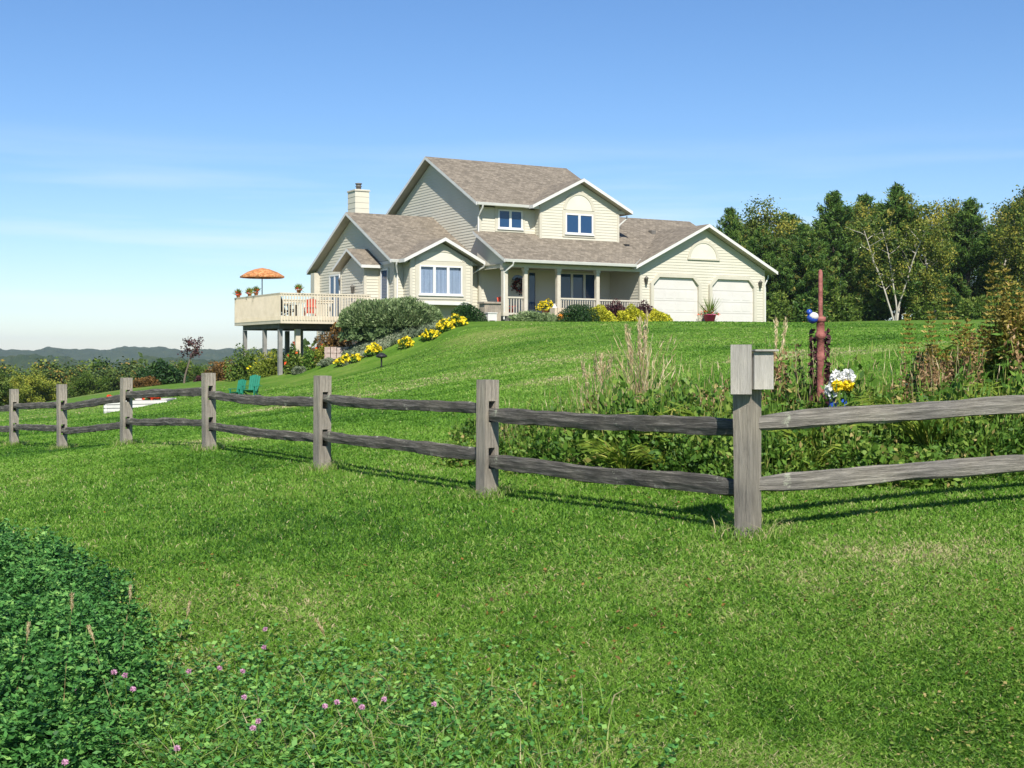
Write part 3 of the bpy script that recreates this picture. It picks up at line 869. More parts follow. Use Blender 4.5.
b.box(1.36, 1.495, .015, .07, .16, 2.35, M["trim"], frM); b.box(2.455, 2.56, .015, .07, .16, 2.35, M["trim"], frM); b.box(1.495, 2.455, .015, .07, 2.25, 2.35, M["trim"], frM)
b.box(2.90, 3.0, .015, .07, .16, 2.35, M["trim"], frM); b.box(2.56, 2.90, .015, .07, 2.25, 2.35, M["trim"], frM); b.box(2.56, 2.90, .015, .06, .16, .55, M["trim"], frM)
b.build("door_frame", house)
b = MB(); b.box(2.57, 2.89, .03, .036, .56, 2.24, M["glass"], frM); b.build("sidelight", house)
b = MB(); b.box(-6.1, -4.5, -.6, -.26, -.2, .0, M["concrete"]); b.build("porch_step", house)
def wall_lamp(fr, s, w):
    b = MB(); c = fr(s, .12, w)
    b.box(s - .05, s + .05, .0, .06, w - .09, w + .09, M["metal"], fr)
    b.lathe([(.0, -.22), (.05, -.2), (.085, .06), (.11, .08), (.03, .17), (.0, .2)], M["metal"], 8, c)
    b.build("wall_lamp", house)
wall_lamp(frG, .28, 1.92); wall_lamp(frG, 7.12, 1.92); wall_lamp(frL, 3.2, 1.95); wall_lamp(Fr((-11.95, 6.9), (-11.95, 4.2)), 1.6, 1.45)
# roof vents
b = MB(); b.box(3.0, 3.25, 3.2, 3.5, 4.4, 4.62, M["metal"]); b.build("roof_vent", house)
b = MB(); b.box(.25, .5, 1.55, 1.85, 3.45, 3.70, M["black"]); b.build("roof_vent", house)

# ------------------------------------------------------------------ deck
dk = thing("deck", "raised deck with cream baluster railing on posts at the left end of the house", "deck", hw(-13.6, 7, -2.3), HA)
class Sub:                                   # deck coordinates share the house frame
    pass
deck_base = Vector((-13.6, 7, -2.3))
def dbuild(mb, name):
    mb.v = [(x - deck_base.x, y - deck_base.y, z - deck_base.z) for x, y, z in mb.v]
    return mb.build(name, dk)
b = MB()
nb = 40
for i in range(nb):
    v0 = 3.5 + i * 6.06 / nb
    b.box(-16.05, -11.22, v0, v0 + 6.06 / nb - .008, .06, .10, M["deckwood"])
dbuild(b, "floor")
b = MB(); b.box(-16.12, -11.22, 3.44, 3.496, -.20, .12, M["deckwood"]); b.box(-16.12, -16.06, 3.498, 9.62, -.20, .12, M["deckwood"]); b.box(-16.06, -11.22, 9.57, 9.62, -.20, .12, M["deckwood"]); dbuild(b, "rim_board")
b = MB()
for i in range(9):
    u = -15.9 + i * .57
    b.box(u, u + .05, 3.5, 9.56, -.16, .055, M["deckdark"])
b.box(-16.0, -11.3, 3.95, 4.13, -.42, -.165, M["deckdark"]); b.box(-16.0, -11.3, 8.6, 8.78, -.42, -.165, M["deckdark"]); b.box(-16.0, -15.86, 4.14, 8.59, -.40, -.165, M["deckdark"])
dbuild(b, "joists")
for u, v, w in ((-15.93, 4.04, .085), (-15.15, 4.04, .105), (-15.93, 6.0, .08), (-15.93, 8.69, .08), (-13.9, 8.69, .09), (-13.0, 4.04, .08), (-14.4, 5.6, .08)):
    x, y = hxy(u, v); zb = gz(x, y) - HZ - .15
    b = MB(); b.box(u - w, u + w, v - w, v + w, zb, -.43, M["deckwood"] if w > .1 else M["shadegrey"]); dbuild(b, "post")  # posts in shade are painted darker than the lit one
def drail(p0, p1):
    fr = Fr(p0, p1); b = MB(); n = int(fr.len / .125)
    b.box(0, fr.len, -.06, .06, 1.05, 1.10, M["deckwood"], fr); b.box(0, fr.len, -.02, .02, .95, 1.045, M["deckwood"], fr)
    for i in range(n):
        s = (i + .5) * fr.len / n
        b.box(s - .021, s + .021, .022, .062, -.06, 1.045, M["deckwood"], fr)
    dbuild(b, "railing")
drail((-16.08, 3.46), (-12.0, 3.46)); drail((-16.08, 9.6), (-16.08, 3.46)); drail((-11.25, 9.6), (-16.08, 9.6))

# ------------------------------------------------------------------ generic plants
def shell(n, rx, ry, h, inner=.55, flatten=1.0, lump=.18, seed=0):
    """points near the surface of an uneven dome standing on z=0"""
    d = rng.normal(size=(n, 3)); d /= np.linalg.norm(d, axis=1, keepdims=True)
    d[:, 2] = np.abs(d[:, 2]) * 1.0 - .15
    k = 1 + lump * (np.sin(d[:, 0] * 5.1 + seed) * np.cos(d[:, 1] * 4.3 + seed * 2) + .6 * np.sin(d[:, 2] * 7 + d[:, 0] * 6 + seed * 3))
    r = (inner + (1 - inner) * rng.random(n) ** .5) * k
    p = d * r[:, None] * np.array([rx, ry, h * .92])
    p[:, 2] = np.maximum(p[:, 2] + h * .12, .02)
    return p, d

def shrub(name, label, cat, loc, rx, ry, h, mat, leaf=.09, wid=.05, n=2600, tint=None, up=0.0, group=None, lump=.18, extra=None, rz=0.0):
    L_ = Leaves(); seed = random.random() * 9
    p, d = shell(n, rx, ry, h, .6, lump=lump, seed=seed)
    dd = d + np.array([0, 0, up])
    t = np.clip(.5 + .22 * rng.normal(size=n) + .25 * np.sin(p[:, 0] * 3 / max(rx, .2) + seed) * np.cos(p[:, 1] * 3 / max(ry, .2)), 0, 1) if tint is None else tint(p)
    L_.put(p, leaf, wid, mat, dd, t, .8)
    # filling inside so one cannot see through
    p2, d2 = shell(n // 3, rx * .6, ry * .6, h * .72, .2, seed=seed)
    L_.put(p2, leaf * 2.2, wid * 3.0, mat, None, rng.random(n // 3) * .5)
    if extra: extra(L_, rx, ry, h, seed)
    o = L_.build(name, None, loc)
    o.rotation_euler = (0, 0, rz)
    return tag(o, label, cat, group)

def blossoms(mat, n, size):
    def f(L_, rx, ry, h, seed):
        p, d = shell(n, rx * 1.04, ry * 1.04, h * 1.04, .97, seed=seed)
        k = p[:, 2] > h * .25
        for _ in range(3):
            L_.put(p[k] + rng.normal(size=p[k].shape) * size * .2, size, size, mat, d[k] * .2, None, 1.0)
    return f

# ---- planting along the house front
def hs(u, v):
    x, y = hxy(u, v); return (x, y, gz(x, y) - .03)
x, y = X(391, 53.6), 53.6
L_ = Leaves()
for (ox, oy, rx, ry, h) in ((-1.1, .1, 1.2, 1.0, 1.66), (-.3, 0, 1.5, 1.1, 1.78), (.6, 0, 1.5, 1.1, 1.78), (1.25, .05, 1.0, .9, 1.58), (0, .2, 1.95, 1.05, 1.74)):
    n = 3000
    p, d = shell(n, rx, ry, h, .72, lump=.06, seed=ox)
    p[:, 2] = p[:, 2] * .72 + h * .30
    p += np.array([ox, oy, 0])
    cl = np.sin(p[:, 0] * 9) * np.cos(p[:, 2] * 8 + p[:, 1] * 5)
    L_.put(p, .15, .055, M["juniper"], d * 1.2 + np.array([.1, 0, .5]), np.clip(.45 + .3 * cl + .2 * rng.normal(size=n), 0, 1), .4)
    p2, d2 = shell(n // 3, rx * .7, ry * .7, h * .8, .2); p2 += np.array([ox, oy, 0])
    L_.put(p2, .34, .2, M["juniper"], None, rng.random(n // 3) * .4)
tag(L_.build("juniper_shrub", None, (x, y, .62)), "large spreading grey green juniper in front of the left wing", "shrub")
shrub("boxwood_shrub", "clipped dark green shrub below the end of the bay window", "shrub", (X(467, 54.2), 54.2, gz(X(467, 54.2), 54.2) - .05), .80, .55, .86, M["yew"], .07, .04, 3200, lump=.06)
shrub("juniper_shrub", "low flat grey green juniper under the short porch railing", "shrub", hs(-6.3, -1.0), 1.15, .6, .5, M["juniper"], .14, .04, 2200, up=.5)
shrub("yew_hedge", "long dark green clipped hedge in front of the porch railing", "hedge", (X(579, 55.6), 55.6, gz(X(579, 55.6), 55.6) - .05), .98, .5, .92, M["yew"], .06, .035, 4200, lump=.05)
for i, (px, Z, r, h) in enumerate(((598, 56.2, .74, .72), (631, 57.6, .74, .74), (658, 58.6, .62, .60))):
    shrub("golden_shrub", ["round golden leaved shrub nearest the dark hedge", "middle one of the three round golden leaved shrubs", "smallest golden leaved shrub next to the left garage door"][i],
          "shrub", (X(px, Z), Z, gz(X(px, Z), Z) - .02), r, r * .9, h, M["spirea"], .085, .05, 2600, group="golden shrubs along the porch")
for i, (px, Z, r, h) in enumerate(((614, 58.3, .72, 1.0), (643, 59.3, .66, .98))):
    shrub("purple_shrub", ["purple leaved shrub rising behind the middle golden shrub gap on the porch side", "purple leaved shrub at the corner of the garage"][i],
          "shrub", (X(px, Z), Z, gz(X(px, Z), Z) - .02), r, r * .8, h, M["barberry"], .08, .045, 2200, group="purple shrubs along the porch")
def flower_mound(px, Z, r, h, label, cat="flowers", mat="yellowflower", nb=70, bs=.09, group=None, base="perennial"):
    x = X(px, Z)
    return shrub("flower_mound", label, cat, (x, Z, gz(x, Z) - .02), r, r * .9, h, M[base], .09, .05, 500, group=group, extra=blossoms(M[mat], nb, bs))
yl = [(344, 52.2, .34, .40, "yellow flower mound at the lower left end of the row on the bank"), (356, 52.0, .24, .34, "small yellow flower mound beside the lowest one on the bank"),
      (374, 52, .34, .45, "yellow flower mound with dark leaves above the path light"), (406, 51.5, .32, .42, "yellow flower mound in the middle of the bank alone"),
      (431, 51.5, .40, .42, "yellow flower mound below the juniper right end"), (445, 51.8, .36, .50, "yellow flower mound second from the top of the bank"), (457, 52.4, .40, .52, "topmost yellow flower mound by the dark clipped shrub")]
for px, Z, r, h, lb in yl:
    flower_mound(px, Z, r, h, lb, group="yellow flower mounds on the bank", nb=110 if r > .3 else 60)
# ground cover on the bank
L_ = Leaves()
n = 9000
a = rng.random(n); c = rng.random(n)
pxs = 342 + a * 112; Zs = 51.9 + c * 2.4 + .4 * a
xs = (pxs - 512) / F * Zs
zs = height(xs, Zs)
L_.put(np.stack([xs, Zs, zs + .05 + .1 * rng.random(n)], 1), .16, .08, M["cover"], np.tile([0, -.2, 1.0], (n, 1)), np.clip(.5 + .3 * np.sin(xs * 2) + .25 * rng.normal(size=n), 0, 1), .7)
tag(L_.build("ground_cover"), "grey green ground cover on the bank below the juniper", "ground cover", kind="stuff")

# ---- shrubs and flowers round the deck
for px, Z, r, h, mat, lb, cat, ex in (
    (222, 60, .80, 1.05, "russet", "russet brown shrub at the far left below the deck", "shrub", None),
    (246, 58.5, 1.05, 1.75, "broad", "rounded mid green bush under the left deck posts", "shrub", None),
    (272, 57, .90, 1.35, "yellowgreen", "yellow green bush below the front of the deck", "shrub", blossoms(M["yellowflower"], 14, .09)),
    (294, 55.2, .42, 1.25, "broad", "dark rose bush with red blooms by the white deck post", "rose bush", blossoms(M["redflower"], 9, .14)),
    (311, 55.0, .5, .95, "perennial", "low green plant to the right of the rose bush", "plant", None),
    (323, 55.0, .42, .85, "yellowgreen", "small bush with orange flowers left of the stone block", "plant", blossoms(M["redflower"], 10, .10)),
    (334, 55.6, 1.05, 1.55, "russet", "brown green spreading shrub against the lower wall under the deck", "shrub", None),
    (299, 54.6, .32, .34, "cover", "grey pink low plant at the edge of the lawn under the deck", "plant", None),
    (328, 53.5, .38, .30, "cover", "grey green low mound at the foot of the bank", "plant", None)):
    x = X(px, Z)
    shrub("garden_bush", lb, cat, (x, Z, gz(x, Z) - .03), r, r * .85, h, M[mat], .11, .06, 1500, extra=ex)
b = MB()
for i in range(4):
    for j in range(2):
        o = (i % 2) * .1 + j * .015
        b.hexa([(-.5 + i * .26 + o * .1, -.2, j * .26), (-.26 + i * .26, -.2, j * .26), (-.26 + i * .26, .2, j * .26), (-.5 + i * .26, .2, j * .26),
                (-.49 + i * .26, -.19, j * .26 + .245), (-.265 + i * .26, -.18, j * .26 + .24), (-.27 + i * .26, .2, j * .26 + .25), (-.49 + i * .26, .2, j * .26 + .245)], M["stone"])
x = X(337, 54.2); tag(b.build("stone_wall", None, (x, 54.2, gz(x, 54.2) - .05)), "low pinkish stone block wall at the foot of the bank", "stone wall")

# ------------------------------------------------------------------ things on the deck
def deck_at(u, v): return hw(u, v, .10)
um = thing("patio_umbrella", "open orange patterned patio umbrella standing on the deck", "umbrella", deck_at(-15.25, 8.3))
b = MB(); b.tube([(0, 0, 0), (0, 0, 2.32)], .024, M["metal"], 8); b.build("pole", um)
b = MB(); b.lathe([(.28, 0), (.28, .06), (.06, .1), (.05, .3), (0, .3)], M["black"], 14); b.build("base", um)
def umb_mat():
    m, nt, bb = new_mat("umbrella_cloth")
    t = N(nt, "ShaderNodeTexCoord"); v = N(nt, "ShaderNodeTexVoronoi", Scale=7.5)
    nt.links.new(t.outputs["Object"], v.inputs["Vector"])
    r = ramp(nt, [(0.0, (0.50, 0.13, 0.03)), (0.28, (0.36, 0.09, 0.03)), (0.36, (0.58, 0.36, 0.16)), (0.5, (0.48, 0.17, 0.05)), (0.8, (0.26, 0.12, 0.04))])
    nt.links.new(v.outputs["Distance"], r.inputs[0]); nt.links.new(r.outputs[0], bb.inputs["Base Color"])
    bb.inputs["Roughness"].default_value = .85
    return m
M["umb"] = umb_mat()
b = MB(); n = 8; vv = [(0, 0, 2.35)]; ff = []
prof = [(.35, 2.28), (.7, 2.15), (1.02, 1.96)]
for r, z in prof:
    for k in range(16):
        a = 2 * math.pi * k / 16; rr = r * (1.0 if k % 2 == 0 else .955)
        vv.append((rr * math.cos(a), rr * math.sin(a), z - (0 if k % 2 == 0 else .0)))
for k in range(16):
    ff.append((0, 1 + k, 1 + (k + 1) % 16))
for i in range(2):
    for k in range(16):
        ff.append((1 + i * 16 + k, 1 + (i + 1) * 16 + k, 1 + (i + 1) * 16 + (k + 1) % 16, 1 + i * 16 + (k + 1) % 16))
b.add(vv, ff, M["umb"]); low = [(x, y, z) for x, y, z in vv[33:]]
b.add(low + [(x, y, z - .07) for x, y, z in low], [(k, (k + 1) % 16, 16 + (k + 1) % 16, 16 + k) for k in range(16)], M["umb"]); b.build("canopy", um)
for k in range(8):
    a = 2 * math.pi * k / 8; b = MB(); b.tube([(0, 0, 2.29), (1.0 * math.cos(a), 1.0 * math.sin(a), 1.93)], .010, M["metal"], 5); b.build("rib", um)

def potted(name, label, loc, r, h, potm, kind, sc=1.0, group=None):
    t = thing(name, label, "potted plant", loc, 0, group)
    b = MB(); b.lathe([(0, 0), (r * .7, 0), (r, h), (r * 1.1, h), (r * 1.1, h + .03), (r * .9, h + .03), (r * .85, h - .02), (0, h - .02)], potm, 14); b.build("pot", t)
    L_ = Leaves()
    if kind == "spike":
        n = 46; d = rng.normal(size=(n, 3)) * .5 + np.array([0, 0, 1.0]); d /= np.linalg.norm(d, axis=1, keepdims=True)
        L_.put(d * .34 * sc + np.array([0, 0, h]), .72 * sc, .035, M["strap"], d, rng.random(n) * .5, .05)
        p, dd = shell(120, r * 1.5, r * 1.5, .2 * sc, .6); L_.put(p + np.array([0, 0, h]), .08, .05, M["broad"], dd)
        p, dd = shell(26, r * 1.7, r * 1.7, .22 * sc, .9); L_.put(p + np.array([0, 0, h]), .08, .08, M["redflower"]); L_.put(p + np.array([0, 0, h]), .08, .08, M["redflower"])
    elif kind == "mum":
        p, dd = shell(500, .34 * sc, .34 * sc, .46 * sc, .6); L_.put(p + np.array([0, 0, h]), .08, .05, M["perennial"], dd)
        p, dd = shell(160, .36 * sc, .36 * sc, .5 * sc, .95); L_.put(p + np.array([0, 0, h]), .08, .08, M["yellowflower"]); L_.put(p + np.array([0, 0, h]), .08, .08, M["yellowflower"])
    else:
        n = 90; d = rng.normal(size=(n, 3)) * .45 + np.array([0, 0, 1.0]); d /= np.linalg.norm(d, axis=1, keepdims=True)
        L_.put(d * .25 * sc + np.array([0, 0, h]), .34 * sc, .03, M["strap" if kind == "grass" else "broad"], d, None, .2)
        p, dd = shell(30, r * 1.3, r * 1.3, .2, .9); L_.put(p + np.array([0, 0, h]), .07, .07, M["redflower"]); L_.put(p + np.array([0, 0, h]), .07, .07, M["redflower"])
    L_.build("foliage", t)
    return t
for i, (u, v, k, lb) in enumerate(((-16.08, 9.2, "leafy", "small potted plant at the far back end of the deck rail"), (-16.08, 7.6, "grass", "potted grassy plant on the deck rail beside the umbrella pole"),
                                   (-16.08, 6.7, "leafy", "potted plant on the deck rail nearer than the grassy pot"), (-15.3, 3.46, "grass", "potted green plant on the front deck rail near the corner"))):
    potted("rail_planter", lb, hw(u, v, 1.1), .10, .11, M["terracotta"], k, .75, "planters on the deck rail")

def slat_chair(name, label, loc, rz, mat, sc=1.0, group=None):
    """adirondack chair: sloped seat, slatted fan back, wide arms, four legs"""
    t = thing(name, label, "chair", loc, rz, group)
    b = MB()
    for i in range(5):
        x0 = -.26 + i * .106
        hgt = 1.02 + (.05, .09, .11, .09, .05)[i]
        b.hexa([(x0, .22, .26), (x0 + .095, .22, .26), (x0 + .095, .25, .27), (x0, .25, .27),
                (x0 * 1.1, .50, hgt), ((x0 + .095) * 1.1, .50, hgt), ((x0 + .095) * 1.1, .53, hgt), (x0 * 1.1, .53, hgt)], mat)
    b.box(-.30, .30, .385, .415, .60, .68, mat); b.build("backrest", t)
    b = MB()
    for i in range(5):
        y0 = -.32 + i * .115; z0 = .38 - i * .03
        b.hexa([(-.27, y0, z0), (.27, y0, z0), (.27, y0 + .1, z0 - .026), (-.27, y0 + .1, z0 - .026), (-.27, y0, z0 + .022), (.27, y0, z0 + .022), (.27, y0 + .1, z0 - .004), (-.27, y0 + .1, z0 - .004)], mat)
    b.build("seat", t)
    for s in (-1, 1):
        b = MB(); b.box(s * .36 - .07, s * .36 + .07, -.38, .40, .56, .585, mat); b.build("armrest", t)
        b = MB(); b.box(s * .31 - .02, s * .31 + .02, -.34, -.24, 0, .56, mat); b.build("leg", t)
        b = MB(); b.hexa([(s * .30 - .015, .42, 0), (s * .30 + .015, .42, 0), (s * .30 + .015, .52, 0), (s * .30 - .015, .52, 0), (s * .30 - .015, -.32, .30), (s * .30 + .015, -.32, .30), (s * .30 + .015, -.32, .40), (s * .30 - .015, -.32, .40)], mat); b.build("leg", t)
    t.scale = (sc, sc, sc)
    return t
slat_chair("deck_chair", "red slatted chair behind the deck railing near the house", deck_at(-14.35, 4.6), HA + 2.9, M["redpaint"], .72)
slat_chair("deck_chair", "dark chair behind the front corner of the deck railing", deck_at(-15.4, 4.6), HA + 1.7, M["black"], .9)
t = thing("deck_table", "round table under the orange umbrella on the deck", "table", deck_at(-14.5, 7.9))
b = MB(); b.lathe([(0, .70), (.55, .70), (.56, .73), (0, .735)], M["deckwood"], 20); b.build("tabletop", t)
for k in range(4):
    a = k * math.pi / 2 + .4; b = MB(); b.tube([(.42 * math.cos(a), .42 * math.sin(a), 0), (.3 * math.cos(a), .3 * math.sin(a), .70)], .02, M["black"], 6); b.build("leg", t)

# green chairs on the lawn
for i, (px, Z, rz) in enumerate(((237.5, 44.5, 2.75), (251, 44.0, 2.9))):
    lb = ["green wooden lawn chair with lower back, left of the pair", "green wooden lawn chair with taller back, right of the pair"][i]
    c = slat_chair("lawn_chair", lb, (X(px, Z), Z, gz(X(px, Z), Z) - .02), rz + math.pi, M["greenpaint"], (.58, .68)[i], "green chairs on the lawn")

# white timber raised bed with red flowers
rb = thing("raised_bed", "low raised bed of white stacked timbers on the far lawn", "raised bed", (X(104, 45), 45, gz(X(104, 45), 45)), 0)
p0 = Vector((0, 0)); p1 = Vector((X(167, 46) - X(104, 45), 1.0)); p2 = p1 + Vector((-.25, 2.2)); p3 = Vector((-.35, 2.4))
b = MB()
for k in range(5):
    z0 = -.18 + k * .125; z1 = z0 + .098
    for A, B in ((p0, p1), (p1, p2), (p2, p3), (p3, p0)):
        fr = Fr(A, B); b.box(0, fr.len - .005, -.10, 0, z0, z1, M["boxwhite"], fr); b.box(.01, fr.len - .02, -.09, -.03, z1, z0 + .125, M["concrete"], fr)
b.build("timber_wall", rb)
b = MB(); b.add([(p0.x + .02, p0.y + .1, .38), (p1.x - .1, p1.y + .1, .38), (p2.x - .1, p2.y - .1, .38), (p3.x + .1, p3.y - .05, .38)], [(0, 1, 2, 3)], M["soil"]); b.build("soil", rb)
for k, (px, Z, r) in enumerate(((111, 46.3, .17), (151, 47.2, .28), (128, 46.8, .2))):
    x = X(px, Z)
    shrub("flower_mound", ["small red orange flower mound at the left end of the white raised bed", "large red orange flower mound in the white raised bed", "low green flower mound between the red ones in the white raised bed"][k],
          "flowers", (x, Z, gz(X(104, 45), 45) + .37), r, r, r * 1.1, M["perennial"], .09, .05, 400, group="flowers in the raised bed", extra=blossoms(M["redflower"], (90, 160, 12)[k], .10))
# path light
pl = thing("path_light", "small dark path light standing on the lawn below the flower bank", "garden lamp", (X(381.5, 48), 48, gz(X(381.5, 48), 48)))
b = MB(); b.tube([(0, 0, -.05), (0, 0, .36)], .03, M["black"], 8); b.build("stake", pl)
b = MB(); b.lathe([(.0, .34), (.13, .36), (.22, .40), (.20, .45), (.1, .52), (0, .56)], M["black"], 12); b.build("lamp_head", pl)

# ------------------------------------------------------------------ things at the porch
def pt(u, v, w=.15): return hw(u, v, w)
w_ = thing("wreath", "dark red and brown round wreath hung on the front door", "wreath", hw(-5.115, 2.36, 1.63), HA)
L_ = Leaves(); n = 420; a = rng.random(n) * 2 * math.pi; rr = .24 + .07 * rng.normal(size=n)
L_.put(np.stack([rr * np.cos(a), .03 * rng.normal(size=n), rr * np.sin(a)], 1), .10, .06, M["barberry"]); L_.put(np.stack([rr * np.cos(a), -.04 + .02 * rng.normal(size=n), rr * np.sin(a)], 1)[:50], .06, .06, M["redflower"]); L_.build("twigs", w_)
potted("mum_pot", "clay pot of yellow mums on the porch beside the steps", pt(-4.95, .25), .17, .28, M["terracotta"], "mum", 1.05)
def pumpkin(label, loc, r, mat=None):
    t = thing("pumpkin", label, "pumpkin", loc)
    b = MB(); n = 24; vv = []; ff = []
    for i in range(9):
        ph = math.pi * i / 8
        for k in range(n):
            a = 2 * math.pi * k / n; q = r * (1 + .06 * math.cos(8 * a)) * math.sin(ph)
            vv.append((q * math.cos(a), q * math.sin(a), r * .8 - r * .8 * math.cos(ph) - (.10 * r if i == 8 else 0)))
    for i in range(8):
        for k in range(n):
            ff.append((i * n + k, i * n + (k + 1) % n, (i + 1) * n + (k + 1) % n, (i + 1) * n + k))
    b.add(vv, ff, mat or M["orange"], True); b.build("body", t)
    b = MB(); b.tube([(0, 0, r * 1.45), (.01, 0, r * 1.7), (.04, 0, r * 1.85)], [.03, .022, .018], M["bark"], 6); b.build("stem", t)
pumpkin("large orange pumpkin leaning on the straw bales at the porch steps", hs(-4.85, -1.0), .24)
def hay(label, loc, rz, sx, sy, sz):
    b = MB(); b.box(-sx / 2, sx / 2, -sy / 2, sy / 2, 0, sz, M["straw"])
    for k in (-.22, .22):
        b.box(k * sx - .008, k * sx + .008, -sy / 2 - .006, sy / 2 + .006, -.002, sz + .006, M["bark"])
    tag(b.build("straw_bale", None, loc, (0, 0, rz)), label, "straw bale", "bales by the porch steps")
hay("pale straw bale behind the pumpkin at the porch steps", hs(-4.95, -.72), HA, .5, .4, .62); hay("pale straw bale right of the pumpkin at the porch steps", hs(-4.3, -1.05), HA, .72, .36, .24); hay("short straw block standing on the low bale at the porch steps", (*hs(-4.25, -1.0)[:2], hs(-4.3, -1.05)[2] + .245), HA + .1, .42, .3, .30)
t = thing("white_jug", "white rounded jug standing on the porch beside the third column", "jug", pt(-4.66, -.02, .15), HA)
b = MB(); b.lathe([(.0, 0), (.08, .0), (.15, .16), (.16, .28), (.12, .42), (.06, .50), (.055, .56), (.075, .58), (.05, .58), (0, .5)], M["boxwhite"], 16); b.build("body", t)
b = MB(); b.tube([(.055, 0, .54), (.14, 0, .52), (.17, 0, .42), (.13, 0, .34)], .014, M["boxwhite"], 6); b.build("handle", t)
# weathered plank bin and white box
bx_scale = (.80, .80, .92)
bx = thing("plank_bin", "weathered grey plank bin with a flat lid left of the porch column", "bin", hs(-8.05, -.25), HA)
b = MB()
for i in range(8):
    x0 = -.50 + i * .125; b.box(x0, x0 + .118, -.30, -.27, .0, .82, M["bench"]); b.box(x0, x0 + .118, .27, .30, .0, .82, M["bench"])
for i in range(4):
    y0 = -.265 + i * .134; b.box(-.50, -.47, y0, y0 + .126, 0, .82, M["bench"]); b.box(.468, .498, y0, y0 + .126, 0, .82, M["bench"])
b.build("planks", bx)
b = MB(); b.box(-.58, .58, -.38, .38, .825, .91, M["bench"]); b.build("lid", bx); bx.scale = bx_scale
wb = thing("white_box", "white low wooden box on the lawn edge in front of the plank bin", "box", hs(-8.55, -1.2), HA)
b = MB(); b.box(-.25, .25, -.18, .18, .06, .40, M["boxwhite"]); b.build("body", wb)
b = MB(); b.box(-.28, .28, -.21, .21, .405, .45, M["boxwhite"]); b.build("lid", wb)
for sx in (-1, 1):
    for sy in (-1, 1):
        b = MB(); b.box(sx * .2 - .03, sx * .2 + .03, sy * .14 - .03, sy * .14 + .03, 0, .055, M["boxwhite"]); b.build("foot", wb)
wb.scale = (.85, .85, .85)
slat_chair("porch_chair", "red orange slatted chair behind the short porch railing", pt(-6.7, .75), HA, M["redpaint"], .8)
flower_mound(440, 53.6, .2, .35, "small plant with dark red blooms beside the big juniper", "plant", "redflower", 12, .10)
potted("driveway_planter", "magenta pot with spiky palm leaves and flowers between the garage doors", hw(3.72, -.45, .0), .30, .34, M["magenta"], "spike", 1.35)

# ------------------------------------------------------------------ split rail fence
fence = thing("split_rail_fence", "weathered grey split rail fence with two rails turning a corner across the lawn", "fence", (X(748, 7.97), 7.97, gz(X(748, 7.97), 7.97)))
fo = Vector(fence.location)
def wob(p, s, amp):
    return mnoise.noise(Vector(p) * s) * amp
def rough_box(b, x0, x1, y0, y1, z0, z1, mat, seed, amp=.006, seg=.06):
    """box subdivided along its length (local x) with rough hewn faces"""
    nx = max(2, int((x1 - x0) / seg)); ring = []
    for i in range(nx + 1):
        x = x0 + (x1 - x0) * i / nx
        pts = [(y0, z0), ((y0 + y1) / 2, z0), (y1, z0), (y1, (z0 + z1) / 2), (y1, z1), ((y0 + y1) / 2, z1), (y0, z1), (y0, (z0 + z1) / 2)]
        ring.append([(x, y + wob((x * .6 + seed, y * 9, z * 9), 2.2, amp), z + wob((x * .6, y * 9 + seed, z * 9), 2.2, amp)) for y, z in pts])
    vv = [p for r in ring for p in r]; ff = []
    for i in range(nx):
        for k in range(8):
            k2 = (k + 1) % 8; ff.append((i * 8 + k, (i + 1) * 8 + k, (i + 1) * 8 + k2, i * 8 + k2))
    ff.append(tuple(range(8))); ff.append(tuple(nx * 8 + k for k in range(7, -1, -1)))
    b.add(vv, ff, mat)
RW = .325, .70            # rail heights above the ground (centre)
def build_post(x, y, zg, top, yaw, wid, seed, tilt=(0, 0)):
    """local x points up so the grain runs along the post; local y/z across. Real mortise slots for the rails"""
    b = MB(); h = wid / 2; sl = .030
    cuts = [(-.25, top, 1)] if seed == 0 else [(-.25, RW[0] - .085, 1), (RW[0] - .085, RW[0] + .085, 0), (RW[0] + .085, RW[1] - .085, 1), (RW[1] - .085, RW[1] + .085, 0), (RW[1] + .085, top, 1)]
    for a, c, solid in cuts:
        if solid: rough_box(b, a, c, -h, h, -h, h, M["post"], seed, .004)
        else:
            rough_box(b, a, c, -h, -sl, -h, h, M["post"], seed, .004); rough_box(b, a, c, sl, h, -h, h, M["post"], seed, .004)
    o = b.build("post", fence)
    # local x -> up, local z -> along the fence, local y -> across
    m = Matrix(((0, 0, 1), (0, 1, 0), (1, 0, 0))).to_4x4()
    o.matrix_local = Matrix.Translation(Vector((x, y, zg)) - fo) @ Matrix.Rotation(yaw, 4, 'Z') @ Matrix.Rotation(tilt[0], 4, 'X') @ Matrix.Rotation(tilt[1], 4, 'Y') @ m
    return o
